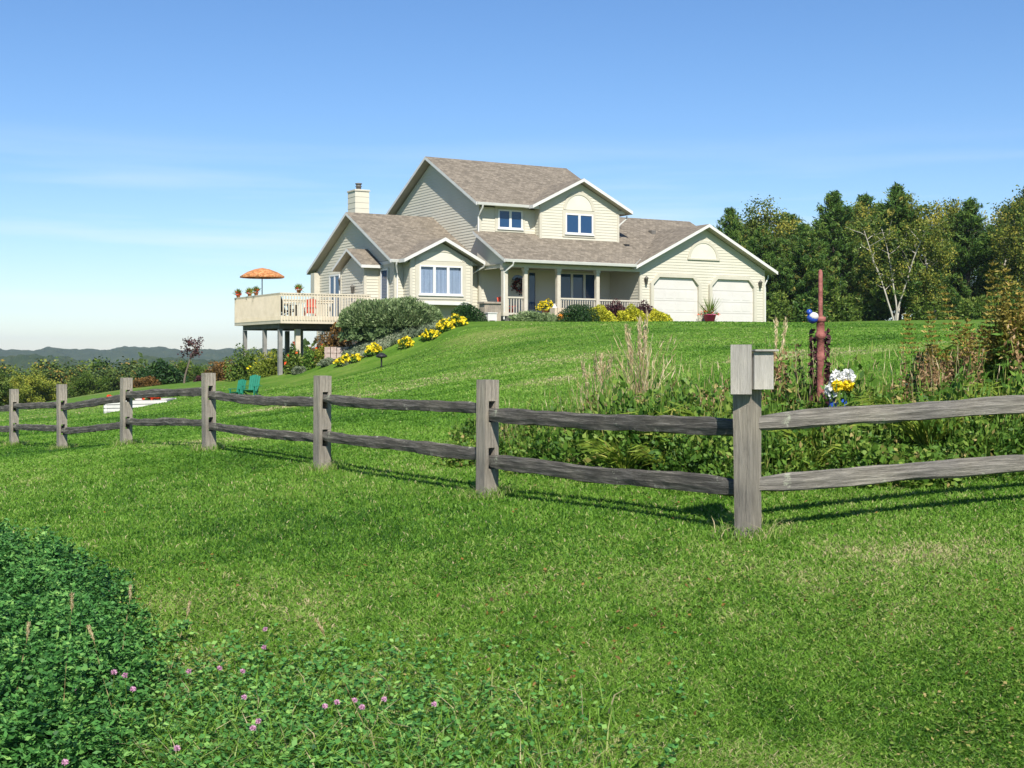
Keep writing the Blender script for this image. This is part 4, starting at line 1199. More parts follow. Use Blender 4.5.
def build_rail(p, q, seed, hgt=.125, th=.062, sag=0.0, ext=.0, taper=.75, mat="rail"):
    p, q = Vector(p), Vector(q); d = q - p; Ln = d.length
    b = MB(); nx = 34; ring = []
    for i in range(nx + 1):
        t = i / nx; x = -ext + (Ln + 2 * ext) * t
        end = min(1.0, min(t, 1 - t) * Ln / .30 + .0); k = taper + (1 - taper) * end
        wv = wob((x * .9 + seed * 7, seed, 0), 1.0, .016) * end; wy = wob((x * .8 + seed * 3, 5, seed), 1.0, .02) * end
        hh = hgt / 2 * k * (1 + wob((x * 1.3, seed * 2, 3), 1.0, .16) + wob((x * 5, seed * 3, 8), 1.5, .10)); ty = min(th / 2, .030) if end < .3 else th / 2 * (1 + wob((x, 9, seed), 1.4, .2))
        zc = wv - sag * 4 * t * (1 - t)
        prof = [(-ty, -hh * .8), (-ty * .4, -hh), (ty * .7, -hh * .9), (ty, -hh * .2), (ty * .8, hh * .75), (ty * .1, hh), (-ty * .7, hh * .85), (-ty * 1.05, hh * .1)]
        ring.append([(x, wy + a + wob((x * 3, a * 60, c * 30 + seed), 1.5, .008), zc + c + wob((x * 3 + 4, a * 60, c * 30 + seed), 1.5, .010)) for a, c in prof])
    vv = [p_ for r in ring for p_ in r]; ff = []
    for i in range(nx):
        for k in range(8):
            k2 = (k + 1) % 8; ff.append((i * 8 + k, i * 8 + k2, (i + 1) * 8 + k2, (i + 1) * 8 + k))
    ff.append(tuple(range(7, -1, -1))); ff.append(tuple(nx * 8 + k for k in range(8)))
    b.add(vv, ff, M[mat])
    o = b.build("rail", fence)
    yaw = math.atan2(d.y, d.x); pit = -math.asin(d.z / Ln)
    o.matrix_local = Matrix.Translation(p - fo) @ Matrix.Rotation(yaw, 4, 'Z') @ Matrix.Rotation(pit, 4, 'Y')
    return o
PP = []
tops = [1.09, .955, .945, .935, .95, 1.04, 1.01]
for i, (px, py, Z) in enumerate(POSTS):
    x = X(px, Z); PP.append(Vector((x, Z, (YH - py) / F * Z)))
fd_ = (PP[6] - PP[0]); yawL = math.atan2(fd_.y, fd_.x)
rdir = Vector((math.cos(R(8)), math.sin(R(8)), 0)); endp = PP[0] + rdir * 3.1; endp.z = PP[0].z + .17
for i, p in enumerate(PP):
    yaw = yawL + (R(0) if i else R(14))
    build_post(p.x, p.y, p.z, tops[i], yaw, .122 if i == 0 else .132, i * 3.7, (R(random.uniform(-.8, .8)), R(random.uniform(-.8, .8))))
build_post(endp.x, endp.y, endp.z, .95, R(8), .132, 40)
extra_p = PP[6] + (PP[6] - PP[5]); extra_p.z = gz(extra_p.x, extra_p.y)
build_post(extra_p.x, extra_p.y, extra_p.z, .95, yawL, .132, 51)
seq = PP + [extra_p]
TH = [(.115, .118), (.10, .11), (.105, .10), (.105, .095), (.11, .10), (.105, .105), (.11, .11)]
for i in range(7):
    A, B = seq[i], seq[i + 1]
    for k, w in enumerate(RW):
        off = .022 if i % 2 else -.022
        build_rail(A + Vector((0, 0, w + off)), B + Vector((0, 0, w + off)), i * 2.3 + k * 5.1, TH[i][1 - k], .058, .012 * (k + 1) * random.random(), mat="rail_dark")
for k, w in enumerate(RW):
    build_rail(PP[0] + Vector((0, 0, w)), endp + Vector((0, 0, w)), 31 + k * 4.4, .112, .056, -.012)

# birdhouse on the corner post
c0 = PP[0]
bh = thing("birdhouse", "weathered grey wooden birdhouse with backboard fixed to the top of the corner post", "birdhouse", (c0.x, c0.y, c0.z + .885), R(6))
b = MB(); rough_box(b, 0, .30, -.022, .022, -.062, .062, M["board"], 3, .003, .03)
o = b.build("backboard", bh); o.matrix_local = Matrix.Translation((-.070, -.096, .0)) @ Matrix.Rotation(R(-18), 4, 'Z') @ Matrix(((0, 0, 1), (0, 1, 0), (1, 0, 0))).to_4x4()
b = MB()
t_ = .014
b.box(-.0, .125, -.07, -.07 + t_, 0, .225, M["boxboard"]); b.box(-.0, .125, .056, .07, 0, .215, M["boxboard"])
b.box(0, t_, -.055, .055, 0, .22, M["boxboard"]); b.box(.111, .125, -.055, .055, 0, .22, M["boxboard"]); b.box(t_, .111, -.055, .055, .0, t_, M["boxboard"])
o = b.build("box", bh, (-.012, -.075, .03), (0, 0, R(8)))
b = MB(); b.hexa([(-.005, -.095, .230), (.148, -.095, .230), (.148, .085, .222), (-.005, .085, .222), (-.005, -.095, .241), (.148, -.095, .241), (.148, .085, .233), (-.005, .085, .233)], M["board"])
b.build("lid", bh, (-.012, -.075, .03), (0, 0, R(8)))

# ------------------------------------------------------------------ garden bed behind the fence
def bed_pt(px, Z): 
    x = X(px, Z); return np.array([x, Z, gz(x, Z)])
def leafy_clump(kind, seed):
    L_ = Leaves()
    if kind == "bushy":
        n = 1500; p, d = shell(n, .36, .36, .55, .35, seed=seed, lump=.3)
        L_.put(p, .060, .030, M["perennial"], d + np.array([0, 0, .5]), np.clip(.42 + .2 * rng.normal(size=n) + .2 * np.sin(p[:, 0] * 11 + seed), 0, 1), .8)
        for k in range(14):
            a = rng.random(2) * .5 - .25; t = np.linspace(0, .58 + .1 * rng.random(), 9)
            L_.put(np.stack([a[0] * (1 + t), a[1] * (1 + t), t], 1), .10, .008, M["perennial"], np.tile([0, 0, 1.], (9, 1)), None, .15)
    elif kind == "strap":
        n = 90; az = rng.random(n) * 2 * math.pi; ln = .35 + .4 * rng.random(n)
        for j in range(5):
            t = (j + .5) / 5
            rr = ln * (t ** 1.3) * .62; zz = ln * (1.25 * t - .75 * t * t)
            dr = .62 * 1.3 * t ** .3; dz = 1.25 - 1.5 * t
            d = np.stack([np.cos(az) * dr, np.sin(az) * dr, np.full(n, dz)], 1)
            L_.put(np.stack([rr * np.cos(az), rr * np.sin(az), zz], 1), .17, .024 * (1.15 - t * .7), M["strap"], d, np.clip(.45 + .25 * rng.normal(size=n), 0, 1), .08)
    elif kind == "spikes":
        n = 1000; p, d = shell(n, .34, .34, .42, .35, seed=seed, lump=.3)
        L_.put(p, .065, .032, M["perennial"], d + np.array([0, 0, .4]), np.clip(.35 + .25 * rng.normal(size=n), 0, 1), .8)
        for k in range(18):
            a = (rng.random(2) - .5) * .6; h = .42 + .28 * rng.random(); ln = rng.normal(size=2) * .06
            t = np.linspace(.0, 1, 14)
            pts = np.stack([a[0] + ln[0] * t, a[1] + ln[1] * t, .1 + (h - .1) * t], 1)
            L_.put(pts[:9], .09, .007, M["strap"], np.tile([0, 0, 1.], (9, 1)), None, .15)
            q = np.repeat(pts[8:], 7, 0) + rng.normal(size=(42, 3)) * np.array([.016, .016, .02])
            L_.put(q, .035, .016, M["seedhead"], np.tile([0, 0, .8], (42, 1)), None, .7)
    elif kind == "clover":
        n = 1300; p, d = shell(n, .42, .40, .34, .4, seed=seed, lump=.25)
        L_.put(p, .065, .050, M["perennial"], d, np.clip(.6 + .22 * rng.normal(size=n), 0, 1), .8)
    elif kind == "tangle":
        n = 1100; p, d = shell(n, .40, .36, .50, .3, seed=seed, lump=.35)
        L_.put(p[:260], .05, .02, M["russet"], d[:260], np.clip(.5 + .3 * rng.normal(size=260), 0, 1), .9); L_.put(p, .06, .028, M["perennial"], d, np.clip(.6 + .25 * rng.normal(size=n), 0, 1), .9)
        L_.put(p[:700] * 1.02, .06, .028, M["perennial"], d[:700], np.clip(.5 + .3 * rng.normal(size=700), 0, 1), .9)
        for k in range(26):
            a = (rng.random(2) - .5) * .6; t = np.linspace(0, 1, 8); l2 = rng.normal(size=2) * .15
            L_.put(np.stack([a[0] + l2[0] * t, a[1] + l2[1] * t, t * (.45 + .3 * rng.random())], 1), .11, .006, M["dry"], np.tile([l2[0], l2[1], .8], (8, 1)), None, .1)
    return L_.mesh("perennial_" + kind)
KIND = {"bushy": ("leafy_perennial", "bushy green perennial with small leaves in the garden bed behind the fence", "green bushy perennials in the bed"),
        "strap": ("daylily_clump", "clump of arching yellow green strap leaves in the garden bed behind the fence", "strap leaved clumps in the bed"),
        "spikes": ("astilbe_plant", "green perennial topped by brown seed spikes in the garden bed behind the fence", "brown spiked perennials in the bed"),
        "clover": ("low_perennial", "low broad leaved bright green plant at the front of the garden bed", "low leafy plants in the bed"),
        "tangle": ("fading_perennial", "tangled fading plant with russet leaves and dry stems in the garden bed", "fading tangled plants in the bed")}
protos = {k: [leafy_clump(k, s * 3.1 + .7) for s in range(3)] for k in KIND}
def put_clump(kind, px, Z, sc):
    nm, lb, gr = KIND[kind]
    o = bpy.data.objects.new(nm, random.choice(protos[kind])); COL.objects.link(o)
    p = bed_pt(px, Z); o.location = (p[0], p[1], p[2] - .02); o.rotation_euler = (0, 0, random.random() * 6.28)
    s = sc * random.uniform(.85, 1.15); o.scale = (s, s, s * random.uniform(.9, 1.1))
    tag(o, lb, "plant", gr)
def bed_front(px):
    return float(np.interp(px, [445, 560, 640, 700, 770, 900, 1024, 1100], [13.0, 11.3, 10.4, 9.7, 9.3, 9.25, 9.15, 9.1]))
for row, (dz, kinds, sc) in enumerate(((.1, ["clover", "bushy", "clover", "strap", "bushy"], .8), (.65, ["bushy", "strap", "bushy", "strap", "clover"], 1.05),
                                       (1.25, ["bushy", "strap", "bushy", "tangle", "bushy", "strap"], 1.0), (1.9, ["spikes", "bushy", "spikes", "tangle", "strap"], 1.0), (2.5, ["spikes", "spikes", "bushy", "tangle"], .9))):
    px = 462 + row * 6
    while px < 1130:
        Z = bed_front(px) + dz + random.uniform(-.15, .15)
        k = random.choice(kinds)
        if px < 620 and k in ("strap", "spikes"): k = random.choice(["bushy", "bushy", "tangle"])
        if 740 < px < 900 and row in (1, 2) and random.random() < .5: k = "strap"
        s = sc * (.78 if px < 520 else .95 if px < 600 else 1.12)
        if px < 560 and row > 2: px += 40; continue
        put_clump(k, px + random.uniform(-6, 6), Z, s)
        px += random.uniform(34, 46)
# bed soil patch, following the ground
b = MB(); vv = []; ff = []
pxs_ = list(range(450, 1141, 15)); nd = 12
for px in pxs_:
    for j in range(nd):
        Z = bed_front(px) + .1 + j * .25; p = bed_pt(px, Z); vv.append((p[0], p[1], p[2] + .008))
for i in range(len(pxs_) - 1):
    for j in range(nd - 1):
        ff.append((i * nd + j, (i + 1) * nd + j, (i + 1) * nd + j + 1, i * nd + j + 1))
b.add(vv, ff, M["soil"], True); tag(b.build("garden_soil"), kind="structure")

def dry_grass(label, px, Z, h, n, spread, npl=8):
    t = thing("ornamental_grass", label, "ornamental grass", tuple(bed_pt(px, Z)), 0, "dry ornamental grasses in the bed")
    L_ = Leaves()
    for k in range(n):
        a = rng.normal(size=2) * .06; ln = rng.normal(size=2) * spread; hh = h * (.45 + .55 * rng.random()); droop = rng.random() * .35
        t_ = np.linspace(0, 1, 12)
        q_ = np.stack([a[0] + ln[0] * t_ ** 1.5, a[1] + ln[1] * t_ ** 1.5, hh * (t_ - droop * .5 * t_ ** 3)], 1)
        d = np.gradient(q_, axis=0)
        L_.put(q_, hh / 9, .008, M["dry"], d / np.linalg.norm(d, axis=1, keepdims=True), np.full(12, rng.random()), .06)
    L_.build("blades", t)
    L_ = Leaves()
    for k in range(npl):
        ln = rng.normal(size=2) * spread * .9; hh = h * (.92 + .18 * rng.random()); t_ = np.linspace(0, 1, 18)
        q_ = np.stack([ln[0] * t_ ** 1.4, ln[1] * t_ ** 1.4, hh * t_], 1)
        L_.put(q_[:14], hh / 13, .009, M["dry"], np.tile([ln[0], ln[1], h], (14, 1)), None, .03)
        pl_ = np.repeat(q_[13:], 22, 0) + rng.normal(size=(110, 3)) * np.array([.010, .010, .03])
        L_.put(pl_, .06, .008, M["dry"], np.tile([ln[0] * 2, ln[1] * 2, h], (110, 1)), .4 + .6 * rng.random(110), .3)
    L_.build("plumes", t)
dry_grass("tall bleached ornamental grass clump with plumes behind the fence", 641, 13.3, 1.18, 150, .17, 6)
dry_grass("small thin bleached grass clump left of the tall one", 596, 13.8, .82, 60, .12, 5)
dry_grass("sparse dry stalks behind the birdhouse", 775, 13.4, 1.0, 14, .22, 2)

def goldenrod(label, px, Z, h, w, n, leafm="perennial", top=.4):
    t = thing("tall_plant", label, "plant", tuple(bed_pt(px, Z)), 0, "tall leafy plants with ochre tops")
    S = Leaves(); Lf = S; Pl = Leaves()
    for k in range(n):
        a = rng.normal(size=2) * w; ln = rng.normal(size=2) * .10 + a * .35; hh = h * (.62 + .38 * rng.random())
        t_ = np.linspace(0, 1, 22); q_ = np.stack([a[0] + ln[0] * t_, a[1] + ln[1] * t_, hh * t_], 1)
        S.put(q_, hh / 18, .009, M["strap"], np.tile([ln[0], ln[1], hh], (22, 1)), rng.random(22) * .6, .04)
        m = int((1 - top) * 22)
        az = rng.random(m * 5) * 6.28; d = np.stack([np.cos(az), np.sin(az), .1 * rng.normal(size=m * 5) - .15], 1)
        lp = np.repeat(q_[:m], 5, 0) + d * .05
        Lf.put(lp, .12, .032, M[leafm], d, np.clip(.30 + .4 * lp[:, 2] / h + .2 * rng.normal(size=len(lp)), 0, 1), .2)
        c = np.repeat(q_[m:], 18, 0); az = rng.random(len(c)) * 6.28; kk = np.repeat(np.linspace(.10, .02, 22 - m), 18)
        c = c + np.stack([np.cos(az) * kk * rng.random(len(c)) * 1.3, np.sin(az) * kk * rng.random(len(c)) * 1.3, kk * .4], 1)
        Pl.put(c, .045, .016, M["goldenrod"], np.stack([np.cos(az), np.sin(az), np.full(len(c), .6)], 1), None, .5)
    S.build("foliage", t); Pl.build("plumes", t)
goldenrod("tall slender plant with ochre plume standing alone left of the big ochre clump", 938, 11.6, 1.00, .045, 9)
goldenrod("massed tall leafy plant with ochre tops at the right edge behind the fence", 1000, 11.2, 1.20, .12, 28)
goldenrod("tallest leafy plant with ochre tops at the far right behind the fence", 1046, 11.0, 1.34, .15, 30)
shrub("dark_bush", "small dark green bush left of the slender ochre plant", "plant", tuple(bed_pt(925, 12.1)), .16, .16, .70, M["yew"], .08, .04, 700)
shrub("barberry_plant", "small dark red brown plant right of the birdhouse", "plant", tuple(bed_pt(779, 11.4)), .11, .11, .66, M["barberry"], .05, .03, 500)

# rusty iron pump pipe with bird ornament
pz = bed_pt(820.5, 10.9)
pp = thing("rusty_pump_pipe", "rusty red iron pump pipe with thin rod standing in the garden bed", "iron pipe", tuple(pz))
zt = lambda y: (YH - y) / F * 10.9 - pz[2]
b = MB(); b.lathe([(.030, 0), (.032, zt(387)), (.032, zt(360)), (.036, zt(359)), (.036, zt(356)), (.032, zt(355)), (.032, zt(339)), (.044, zt(338)), (.046, zt(334)), (.034, zt(333)), (.034, zt(322)), (.046, zt(321)), (.046, zt(317)), (.0, zt(316))], M["rust"], 12)
b.build("pipe", pp)
b = MB(); b.lathe([(.019, zt(316)), (.019, zt(273)), (.012, zt(270)), (0, zt(269.5))], M["rust"], 8); b.build("rod", pp)
L_ = Leaves(); n = 420
t_ = rng.random(n); az = rng.random(n) * 6.28
L_.put(np.stack([.075 * np.cos(az) + .01, .06 * np.sin(az) + .07, zt(405) + (zt(330) - zt(405)) * t_], 1), .055, .032, M["barberry"], None, .3 + .7 * rng.random(n))
tag(L_.build("vine", None, tuple(pz)), "dark red leaved vine climbing the rusty pump pipe", "vine")
bd = thing("bird_ornament", "blue and white bird ornament perched beside the rusty rod", "ornament", (pz[0] - .068, pz[1] - .01, (YH - 318) / F * 10.9))
def ball(b, c, r, s, mat):
    b.lathe([(r * math.sin(math.pi * i / 8), -r * s * math.cos(math.pi * i / 8)) for i in range(9)], mat, 12, c)
b = MB(); ball(b, (0, 0, 0), .05, .95, M["blue"]); b.build("body", bd)
b = MB(); ball(b, (.005, -.012, .012), .043, .85, M["boxwhite"]); b.build("breast", bd)
b = MB(); ball(b, (-.03, -.01, .048), .026, 1, M["blue"]); b.tube([(-.05, -.012, .047), (-.075, -.014, .043)], [.008, .001], M["black"], 6); b.build("head", bd)
b = MB(); b.tube([(.04, 0, -.01), (.10, .01, -.03)], [.022, .010], M["blue"], 6); b.build("tail", bd)
# silk flower bouquet in blue vase
vz = bed_pt(838, 10.6); zt2 = lambda y: (YH - y) / F * 10.6 - vz[2]
fv = thing("flower_vase", "blue vase with white and yellow blooms standing in the garden bed", "flower vase", tuple(vz))
b = MB(); b.lathe([(.0, 0), (.06, 0), (.065, .1), (.085, zt2(412)), (.07, zt2(400)), (.06, zt2(399)), (0, zt2(402))], M["blue"], 16); b.build("vase", fv)
L_ = Leaves()
p, d = shell(120, .10, .10, .16, .5); L_.put(p + np.array([0, 0, zt2(398)]), .07, .035, M["perennial"], d); L_.build("leaves", fv)
for (dx, yy, mt, r) in ((-.055, 391, "whiteflower", .048), (-.015, 378, "whiteflower", .046), (.075, 376, "whiteflower", .044), (-.03, 386, "yellowflower", .036), (.06, 385, "yellowflower", .034), (.02, 383, "whiteflower", .03)):
    L_ = Leaves(); dd = rng.normal(size=(90, 3)); dd /= np.linalg.norm(dd, axis=1, keepdims=True)
    r *= 1.3; L_.put(dd * r * .8 + np.array([dx, (-.11 if mt == "yellowflower" else -.05) + .02 * random.random(), zt2(yy)]), r * .9, r * .6, M[mt], dd, None, .8); L_.build("bloom", fv)

# ------------------------------------------------------------------ trees
def limb_pts(p0, d, ln, n=5, bend=.15, up=.1):
    pts = [np.array(p0, float)]; d = np.array(d, float); d /= np.linalg.norm(d)
    for i in range(n):
        d = d + rng.normal(size=3) * bend + np.array([0, 0, up]); d /= np.linalg.norm(d)
        pts.append(pts[-1] + d * ln / n)
    return pts
def pine_mesh(h, w, seed, dens=1.35):
    T_ = MB(); L_ = Leaves()
    lean = rng.normal(size=2) * .25
    ax = lambda t: np.array([lean[0] * t * t, lean[1] * t * t, h * t])
    T_.tube([ax(t) for t in np.linspace(0, 1, 9)], [.17 * (1 - t) ** .8 + .02 for t in np.linspace(0, 1, 9)], M["bark"], 8)
    t = .10
    while t < .985:
        nb = rng.integers(4, 7); a0 = rng.random() * 6.28
        prof = (np.sin(min(1, (t + .12) * 1.5) * math.pi / 2)) * (1 - t) ** .82 * (.70 + .6 * rng.random())
        for k in range(nb):
            az = a0 + k * 2 * math.pi / nb + rng.normal() * .25
            ln = w * prof * (.65 + .6 * rng.random()) + .18
            d = np.array([math.cos(az), math.sin(az), .15 + .5 * t])
            pts = limb_pts(ax(t), d, ln, 4, .10, .06)
            T_.tube(pts, [.045 * (1 - t) + .012, .03, .022, .015, .008], M["bark"], 4, cap=False)
            m = max(3, int(ln / .22 * dens))
            for j in range(m):
                s = .25 + .75 * (j + rng.random()) / m
                i0 = min(3, int(s * 4)); f = s * 4 - i0
                c = pts[i0] * (1 - f) + pts[i0 + 1] * f + rng.normal(size=3) * np.array([.16, .16, .08]) * (.5 + ln * .25)
                q = int(20)
                dd = rng.normal(size=(q, 3)) * .7 + np.array([math.cos(az) * .5, math.sin(az) * .5, .55])
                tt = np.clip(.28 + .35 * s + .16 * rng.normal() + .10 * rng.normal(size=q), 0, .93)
                if rng.random() < .02: tt[:] = .97
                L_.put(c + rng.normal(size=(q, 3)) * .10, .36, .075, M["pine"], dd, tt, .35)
        t += .030 + .010 * rng.random()
    return T_, L_
def decid_mesh(h, w, mat, bark, seed, leaf=.16, nleaf=34, crown0=.25, sparse=1.0, multi=1, rad=.017):
    T_ = MB(); L_ = Leaves()
    for st in range(multi):
        off = np.array([rng.normal() * .15, rng.normal() * .15, 0]) * (multi > 1)
        lean = rng.normal(size=2) * (.12 if multi == 1 else .28)
        tr = limb_pts(off, [lean[0], lean[1], 1], h * .92, 9, .05, .03)
        T_.tube(tr, [h * rad * (1 - i / 10) + .015 for i in range(10)], M[bark], 7)
        nb = int(20 * sparse / multi ** .5)
        for k in range(nb):
            t = crown0 + (1 - crown0) * (k + rng.random()) / nb
            i0 = min(8, int(t * 9)); f = t * 9 - i0; p0 = tr[i0] * (1 - f) + tr[i0 + 1] * f
            az = k * 2.4 + rng.normal() * .4
            ln = w * (math.sin(math.pi * min(1, .18 + .82 * (1 - t) + .1)) * .9 + .25) * (.6 + .6 * rng.random())
            pts = limb_pts(p0, [math.cos(az), math.sin(az), .55], ln, 4, .18, .06)
            T_.tube(pts, [h * .007 * (1.1 - t) + .012, .022, .016, .012, .007], M[bark], 4, cap=False)
            for j in range(7):
                s = .3 + .7 * rng.random(); i1 = min(3, int(s * 4)); f = s * 4 - i1
                c = pts[i1] * (1 - f) + pts[i1 + 1] * f + rng.normal(size=3) * w * .12
                q = nleaf; tt = np.clip(.40 + .3 * rng.normal() + .15 * rng.normal(size=q), 0, 1)
                L_.put(c + rng.normal(size=(q, 3)) * w * .11, leaf, leaf * .7, M[mat], None, tt)
    return T_, L_
def tree(name, label, meshes, loc, rz, sc, group, first):
    """first=True builds the parts, later trees share their meshes"""
    t = thing(name, label, "tree", loc, rz, group)
    for nm, me in zip(("trunk", "crown"), meshes):
        o = bpy.data.objects.new(nm, me); COL.objects.link(o); o.parent = t
    t.scale = sc
    return t
def to_meshes(TL):
    T_, L_ = TL
    o = T_.build("trunk"); m = o.data; bpy.data.objects.remove(o)
    cm = L_.mesh("crown")
    co = np.empty(len(cm.vertices) * 3, np.float32); cm.vertices.foreach_get("co", co)
    cm["top"] = float(np.percentile(co[2::3], 99.95))
    return (m, cm)
PINES = [to_meshes(pine_mesh(9.0, (3.7, 4.3, 3.5, 4.0, 3.9)[s], s, (1.2, 1.25, 1.1, 1.3, 1.15)[s])) for s in range(5)]
BIR = [to_meshes(decid_mesh(9.0, 2.6, "birch", "palebark", s, .18, 64, .22, 1.4)) for s in range(2)]
TALL = (0, 1)
right_trees = [  # px, Z, top row, kind, width factor, label
    (733, 84, 208, 0, .8, "slim dark pine showing just right of the garage roof"),
    (760, 82, 226, 1, 1.0, "bushy pine right beside the garage wall"),
    (786, 88, 200, "b0", 1.1, "yellow tinged leafy tree second of the tall ones by the garage"),
    (806, 80, 224, 3, 1.0, "shorter pine behind the rusty pipe"),
    (834, 83, 191, 4, .95, "tall pine right of the rusty rod"),
    (858, 88, 200, "b1", 1.0, "thin leaved olive tree crowded between two taller pines"),
    (866, 92, 194, 0, 1.0, "background pine left of the tallest pine"),
    (899, 80, 184, 2, 1.05, "tallest pine near the middle of the tree row"),
    (922, 86, 200, "b1", .9, "olive leaved tree half hidden behind the yellowing birch"),
    (936, 79, 193, 'b0', .85, "yellowing birch with a pale slender trunk"),
    (968, 84, 199, 4, 1.05, "dark pine right of the yellowing birch"),
    (992, 90, 194, "b0", 1.05, "yellowish background tree near the right edge of the picture"),
    (1018, 80, 181, 'b1', 1.0, "olive green birch at the right edge of the picture"),
    (1050, 84, 190, 2, 1.0, "pine just beyond the right edge"), (1085, 82, 196, 3, 1.0, "pine further beyond the right edge"),
    (750, 94, 222, 3, 1.1, "background pine in the gap beside the garage roof"), (820, 95, 214, 0, 1.1, "background pine in the gap behind the rusty rod"),
    (880, 97, 212, 4, 1.2, "background pine filling the gap left of the tallest pine"), (950, 97, 215, 2, 1.2, "background pine filling the gap behind the birch"), (1010, 98, 212, 0, 1.2, "background pine filling the gap at the right edge"), (790, 96, 213, 4, 1.15, "background pine behind the yellow tinged leafy tree"),
]
for i, (px, Z, top, k, wf, lb) in enumerate(right_trees):
    x = X(px, Z); z0 = gz(x, Z) - .1; h = (YH - top) / F * Z - z0
    ms = BIR[int(k[1])] if isinstance(k, str) else PINES[k]
    s = h / ms[1]["top"]
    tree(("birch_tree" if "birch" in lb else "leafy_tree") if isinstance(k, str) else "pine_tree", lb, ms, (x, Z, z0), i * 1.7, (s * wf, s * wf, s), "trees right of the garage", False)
# pale young birch and undergrowth at the foot of the trees
YB = to_meshes(decid_mesh(6.6, 1.5, "birch", "palebark", 5, .15, 16, .30, 1.0, 4, .0075))
x = X(893, 78); tree("young_birch", "young pale many stemmed birch with thin leaves at the foot of the tallest pine", YB, (x, 78, gz(x, 78) - .05), 1.0, (.95, .95, .95), "trees right of the garage", True)
for i, (px, Z, r, h, mat) in enumerate(((745, 80, 1.3, 2.2, "pine"), (775, 79, 1.4, 2.0, "broad"), (808, 79, 1.3, 2.3, "pine"), (842, 79.5, 1.4, 2.0, "broad"), (870, 81, 1.4, 2.4, "pine"), (922, 79, 1.3, 1.8, "broad"), (950, 80, 1.3, 2.2, "pine"), (975, 78, 1.3, 1.7, "broad"), (1006, 79, 1.5, 2.2, "pine"), (1035, 79, 1.4, 1.9, "broad"))):
    x = X(px, Z)
    shrub("undergrowth_bush", ["low dark bush next to the garage wall", "second low bush from the garage under the pines", "low bush at the foot of the pines behind the rusty pipe", "low leafy bush right of the rusty pipe under the pines", "low dark bush left of the pale young birch",
           "low leafy bush right of the pale young birch", "low dark bush at the foot of the birch", "low leafy bush behind the slender ochre plant", "low dark bush near the right edge under the pines", "low bush beyond the right edge under the birch"][i],
          "bush", (x, Z, gz(x, Z) - .05), r, r * .8, h, M[mat], .22, .09, 1500, group="undergrowth below the pines")

# ---- left side
DEC = [to_meshes(decid_mesh(8.0, 2.7, m, "bark", s, .20, 110, .12, 1.5)) for s, m in enumerate(("yellowgreen", "broad", "forest"))]
left_trees = [  # px, Z, top row, base row-ish depth, mesh, width
    (8, 88, 366, 0, 1.0, "yellow green rounded tree at the left edge of the picture"), (40, 92, 364, 0, 1.0, "yellow green tree second from the left edge"),
    (70, 96, 366, 2, 1.1, "dark green tree left of the fourth fence post"), (96, 86, 371, 1, 1.0, "green rounded tree behind the third left fence post"),
    (122, 100, 366, 2, 1.1, "dark tree in the gap left of the dark conifer"), (-25, 86, 366, 1, 1.0, "green tree just beyond the left edge"), (22, 104, 360, 2, 1.2, "darker tree behind the yellow green pair"),
    (200, 92, 360, 1, 1.0, "green tree behind the small purple tree"), (214, 84, 364, 0, .7, "olive tree right of the small purple tree"), (150, 108, 360, 2, 1.2, "dark tree behind the dark conifer"), (58, 112, 359, 1, 1.2, "background tree above the yellow green pair")]
for i, (px, Z, top, k, wf, lb) in enumerate(left_trees):
    x = X(px, Z); zt_ = (YH - top) / F * Z; z0 = gz(x, Z) - .2
    h = max(zt_ - z0, 4.0); z0 = zt_ - h
    s = h / DEC[k][1]["top"]
    tree("broadleaf_tree", lb, DEC[k], (x, Z, z0), i * 1.3, (s * wf * 1.15, s * wf * 1.15, s), "trees below the lawn on the left", False)
x = X(160, 67); shrub("dark_conifer", "dark green wide conifer bush left of the small purple tree", "conifer", (x, 67, gz(x, 67) - .05), 1.25, 1.1, 1.35, M["yew"], .2, .08, 2600)
x = X(146, 65.5); shrub("orange_shrub", "orange brown shrub in front of the dark conifer", "shrub", (x, 65.5, gz(x, 65.5) - .05), .75, .6, .6, M["russet"], .12, .06, 1200)
x = X(205, 63); shrub("red_shrub", "low dark red shrub at the foot of the small purple tree", "shrub", (x, 63, gz(x, 63) - .05), .5, .45, .42, M["barberry"], .1, .06, 900)
pt_ = to_meshes(decid_mesh(2.3, .60, "barberry", "bark", 3, .10, 8, .60, .5))
x = X(184, 62); tree("purple_tree", "small thin trunked tree with sparse purple brown crown on the far lawn", pt_, (x, 62, gz(x, 62) - .05), .4, (1, 1, 1.0), None, True)
# far wood filling the valley: one mass
L_ = Leaves()
for band in range(900):
    Z = 125 * (800 / 125) ** rng.random(); a = R(-28 + 34 * rng.random())
    x = Z * math.tan(a); r = 3.0 + 2.0 * rng.random(); z0 = gz(x, Z)
    n = int(420 if Z < 220 else 150 if Z < 350 else 70)
    d = rng.normal(size=(n, 3)); d /= np.linalg.norm(d, axis=1, keepdims=True); d[:, 2] = np.abs(d[:, 2])
    hh = 10 + 6 * rng.random()
    c = np.array([x, Z, z0 + hh * .35]) + d * np.array([r, r, hh * .65]) * (.75 + .3 * rng.random((n, 1)))
    sz = .7 if Z < 220 else 1.2 if Z < 350 else 2.2
    L_.put(c, sz, sz * .8, M["forest"], None, np.clip(.42 + .24 * rng.normal() + .14 * rng.normal(size=n), 0, 1))
tag(L_.build("woodland"), "far woodland filling the valley on the left", "woodland", kind="stuff")

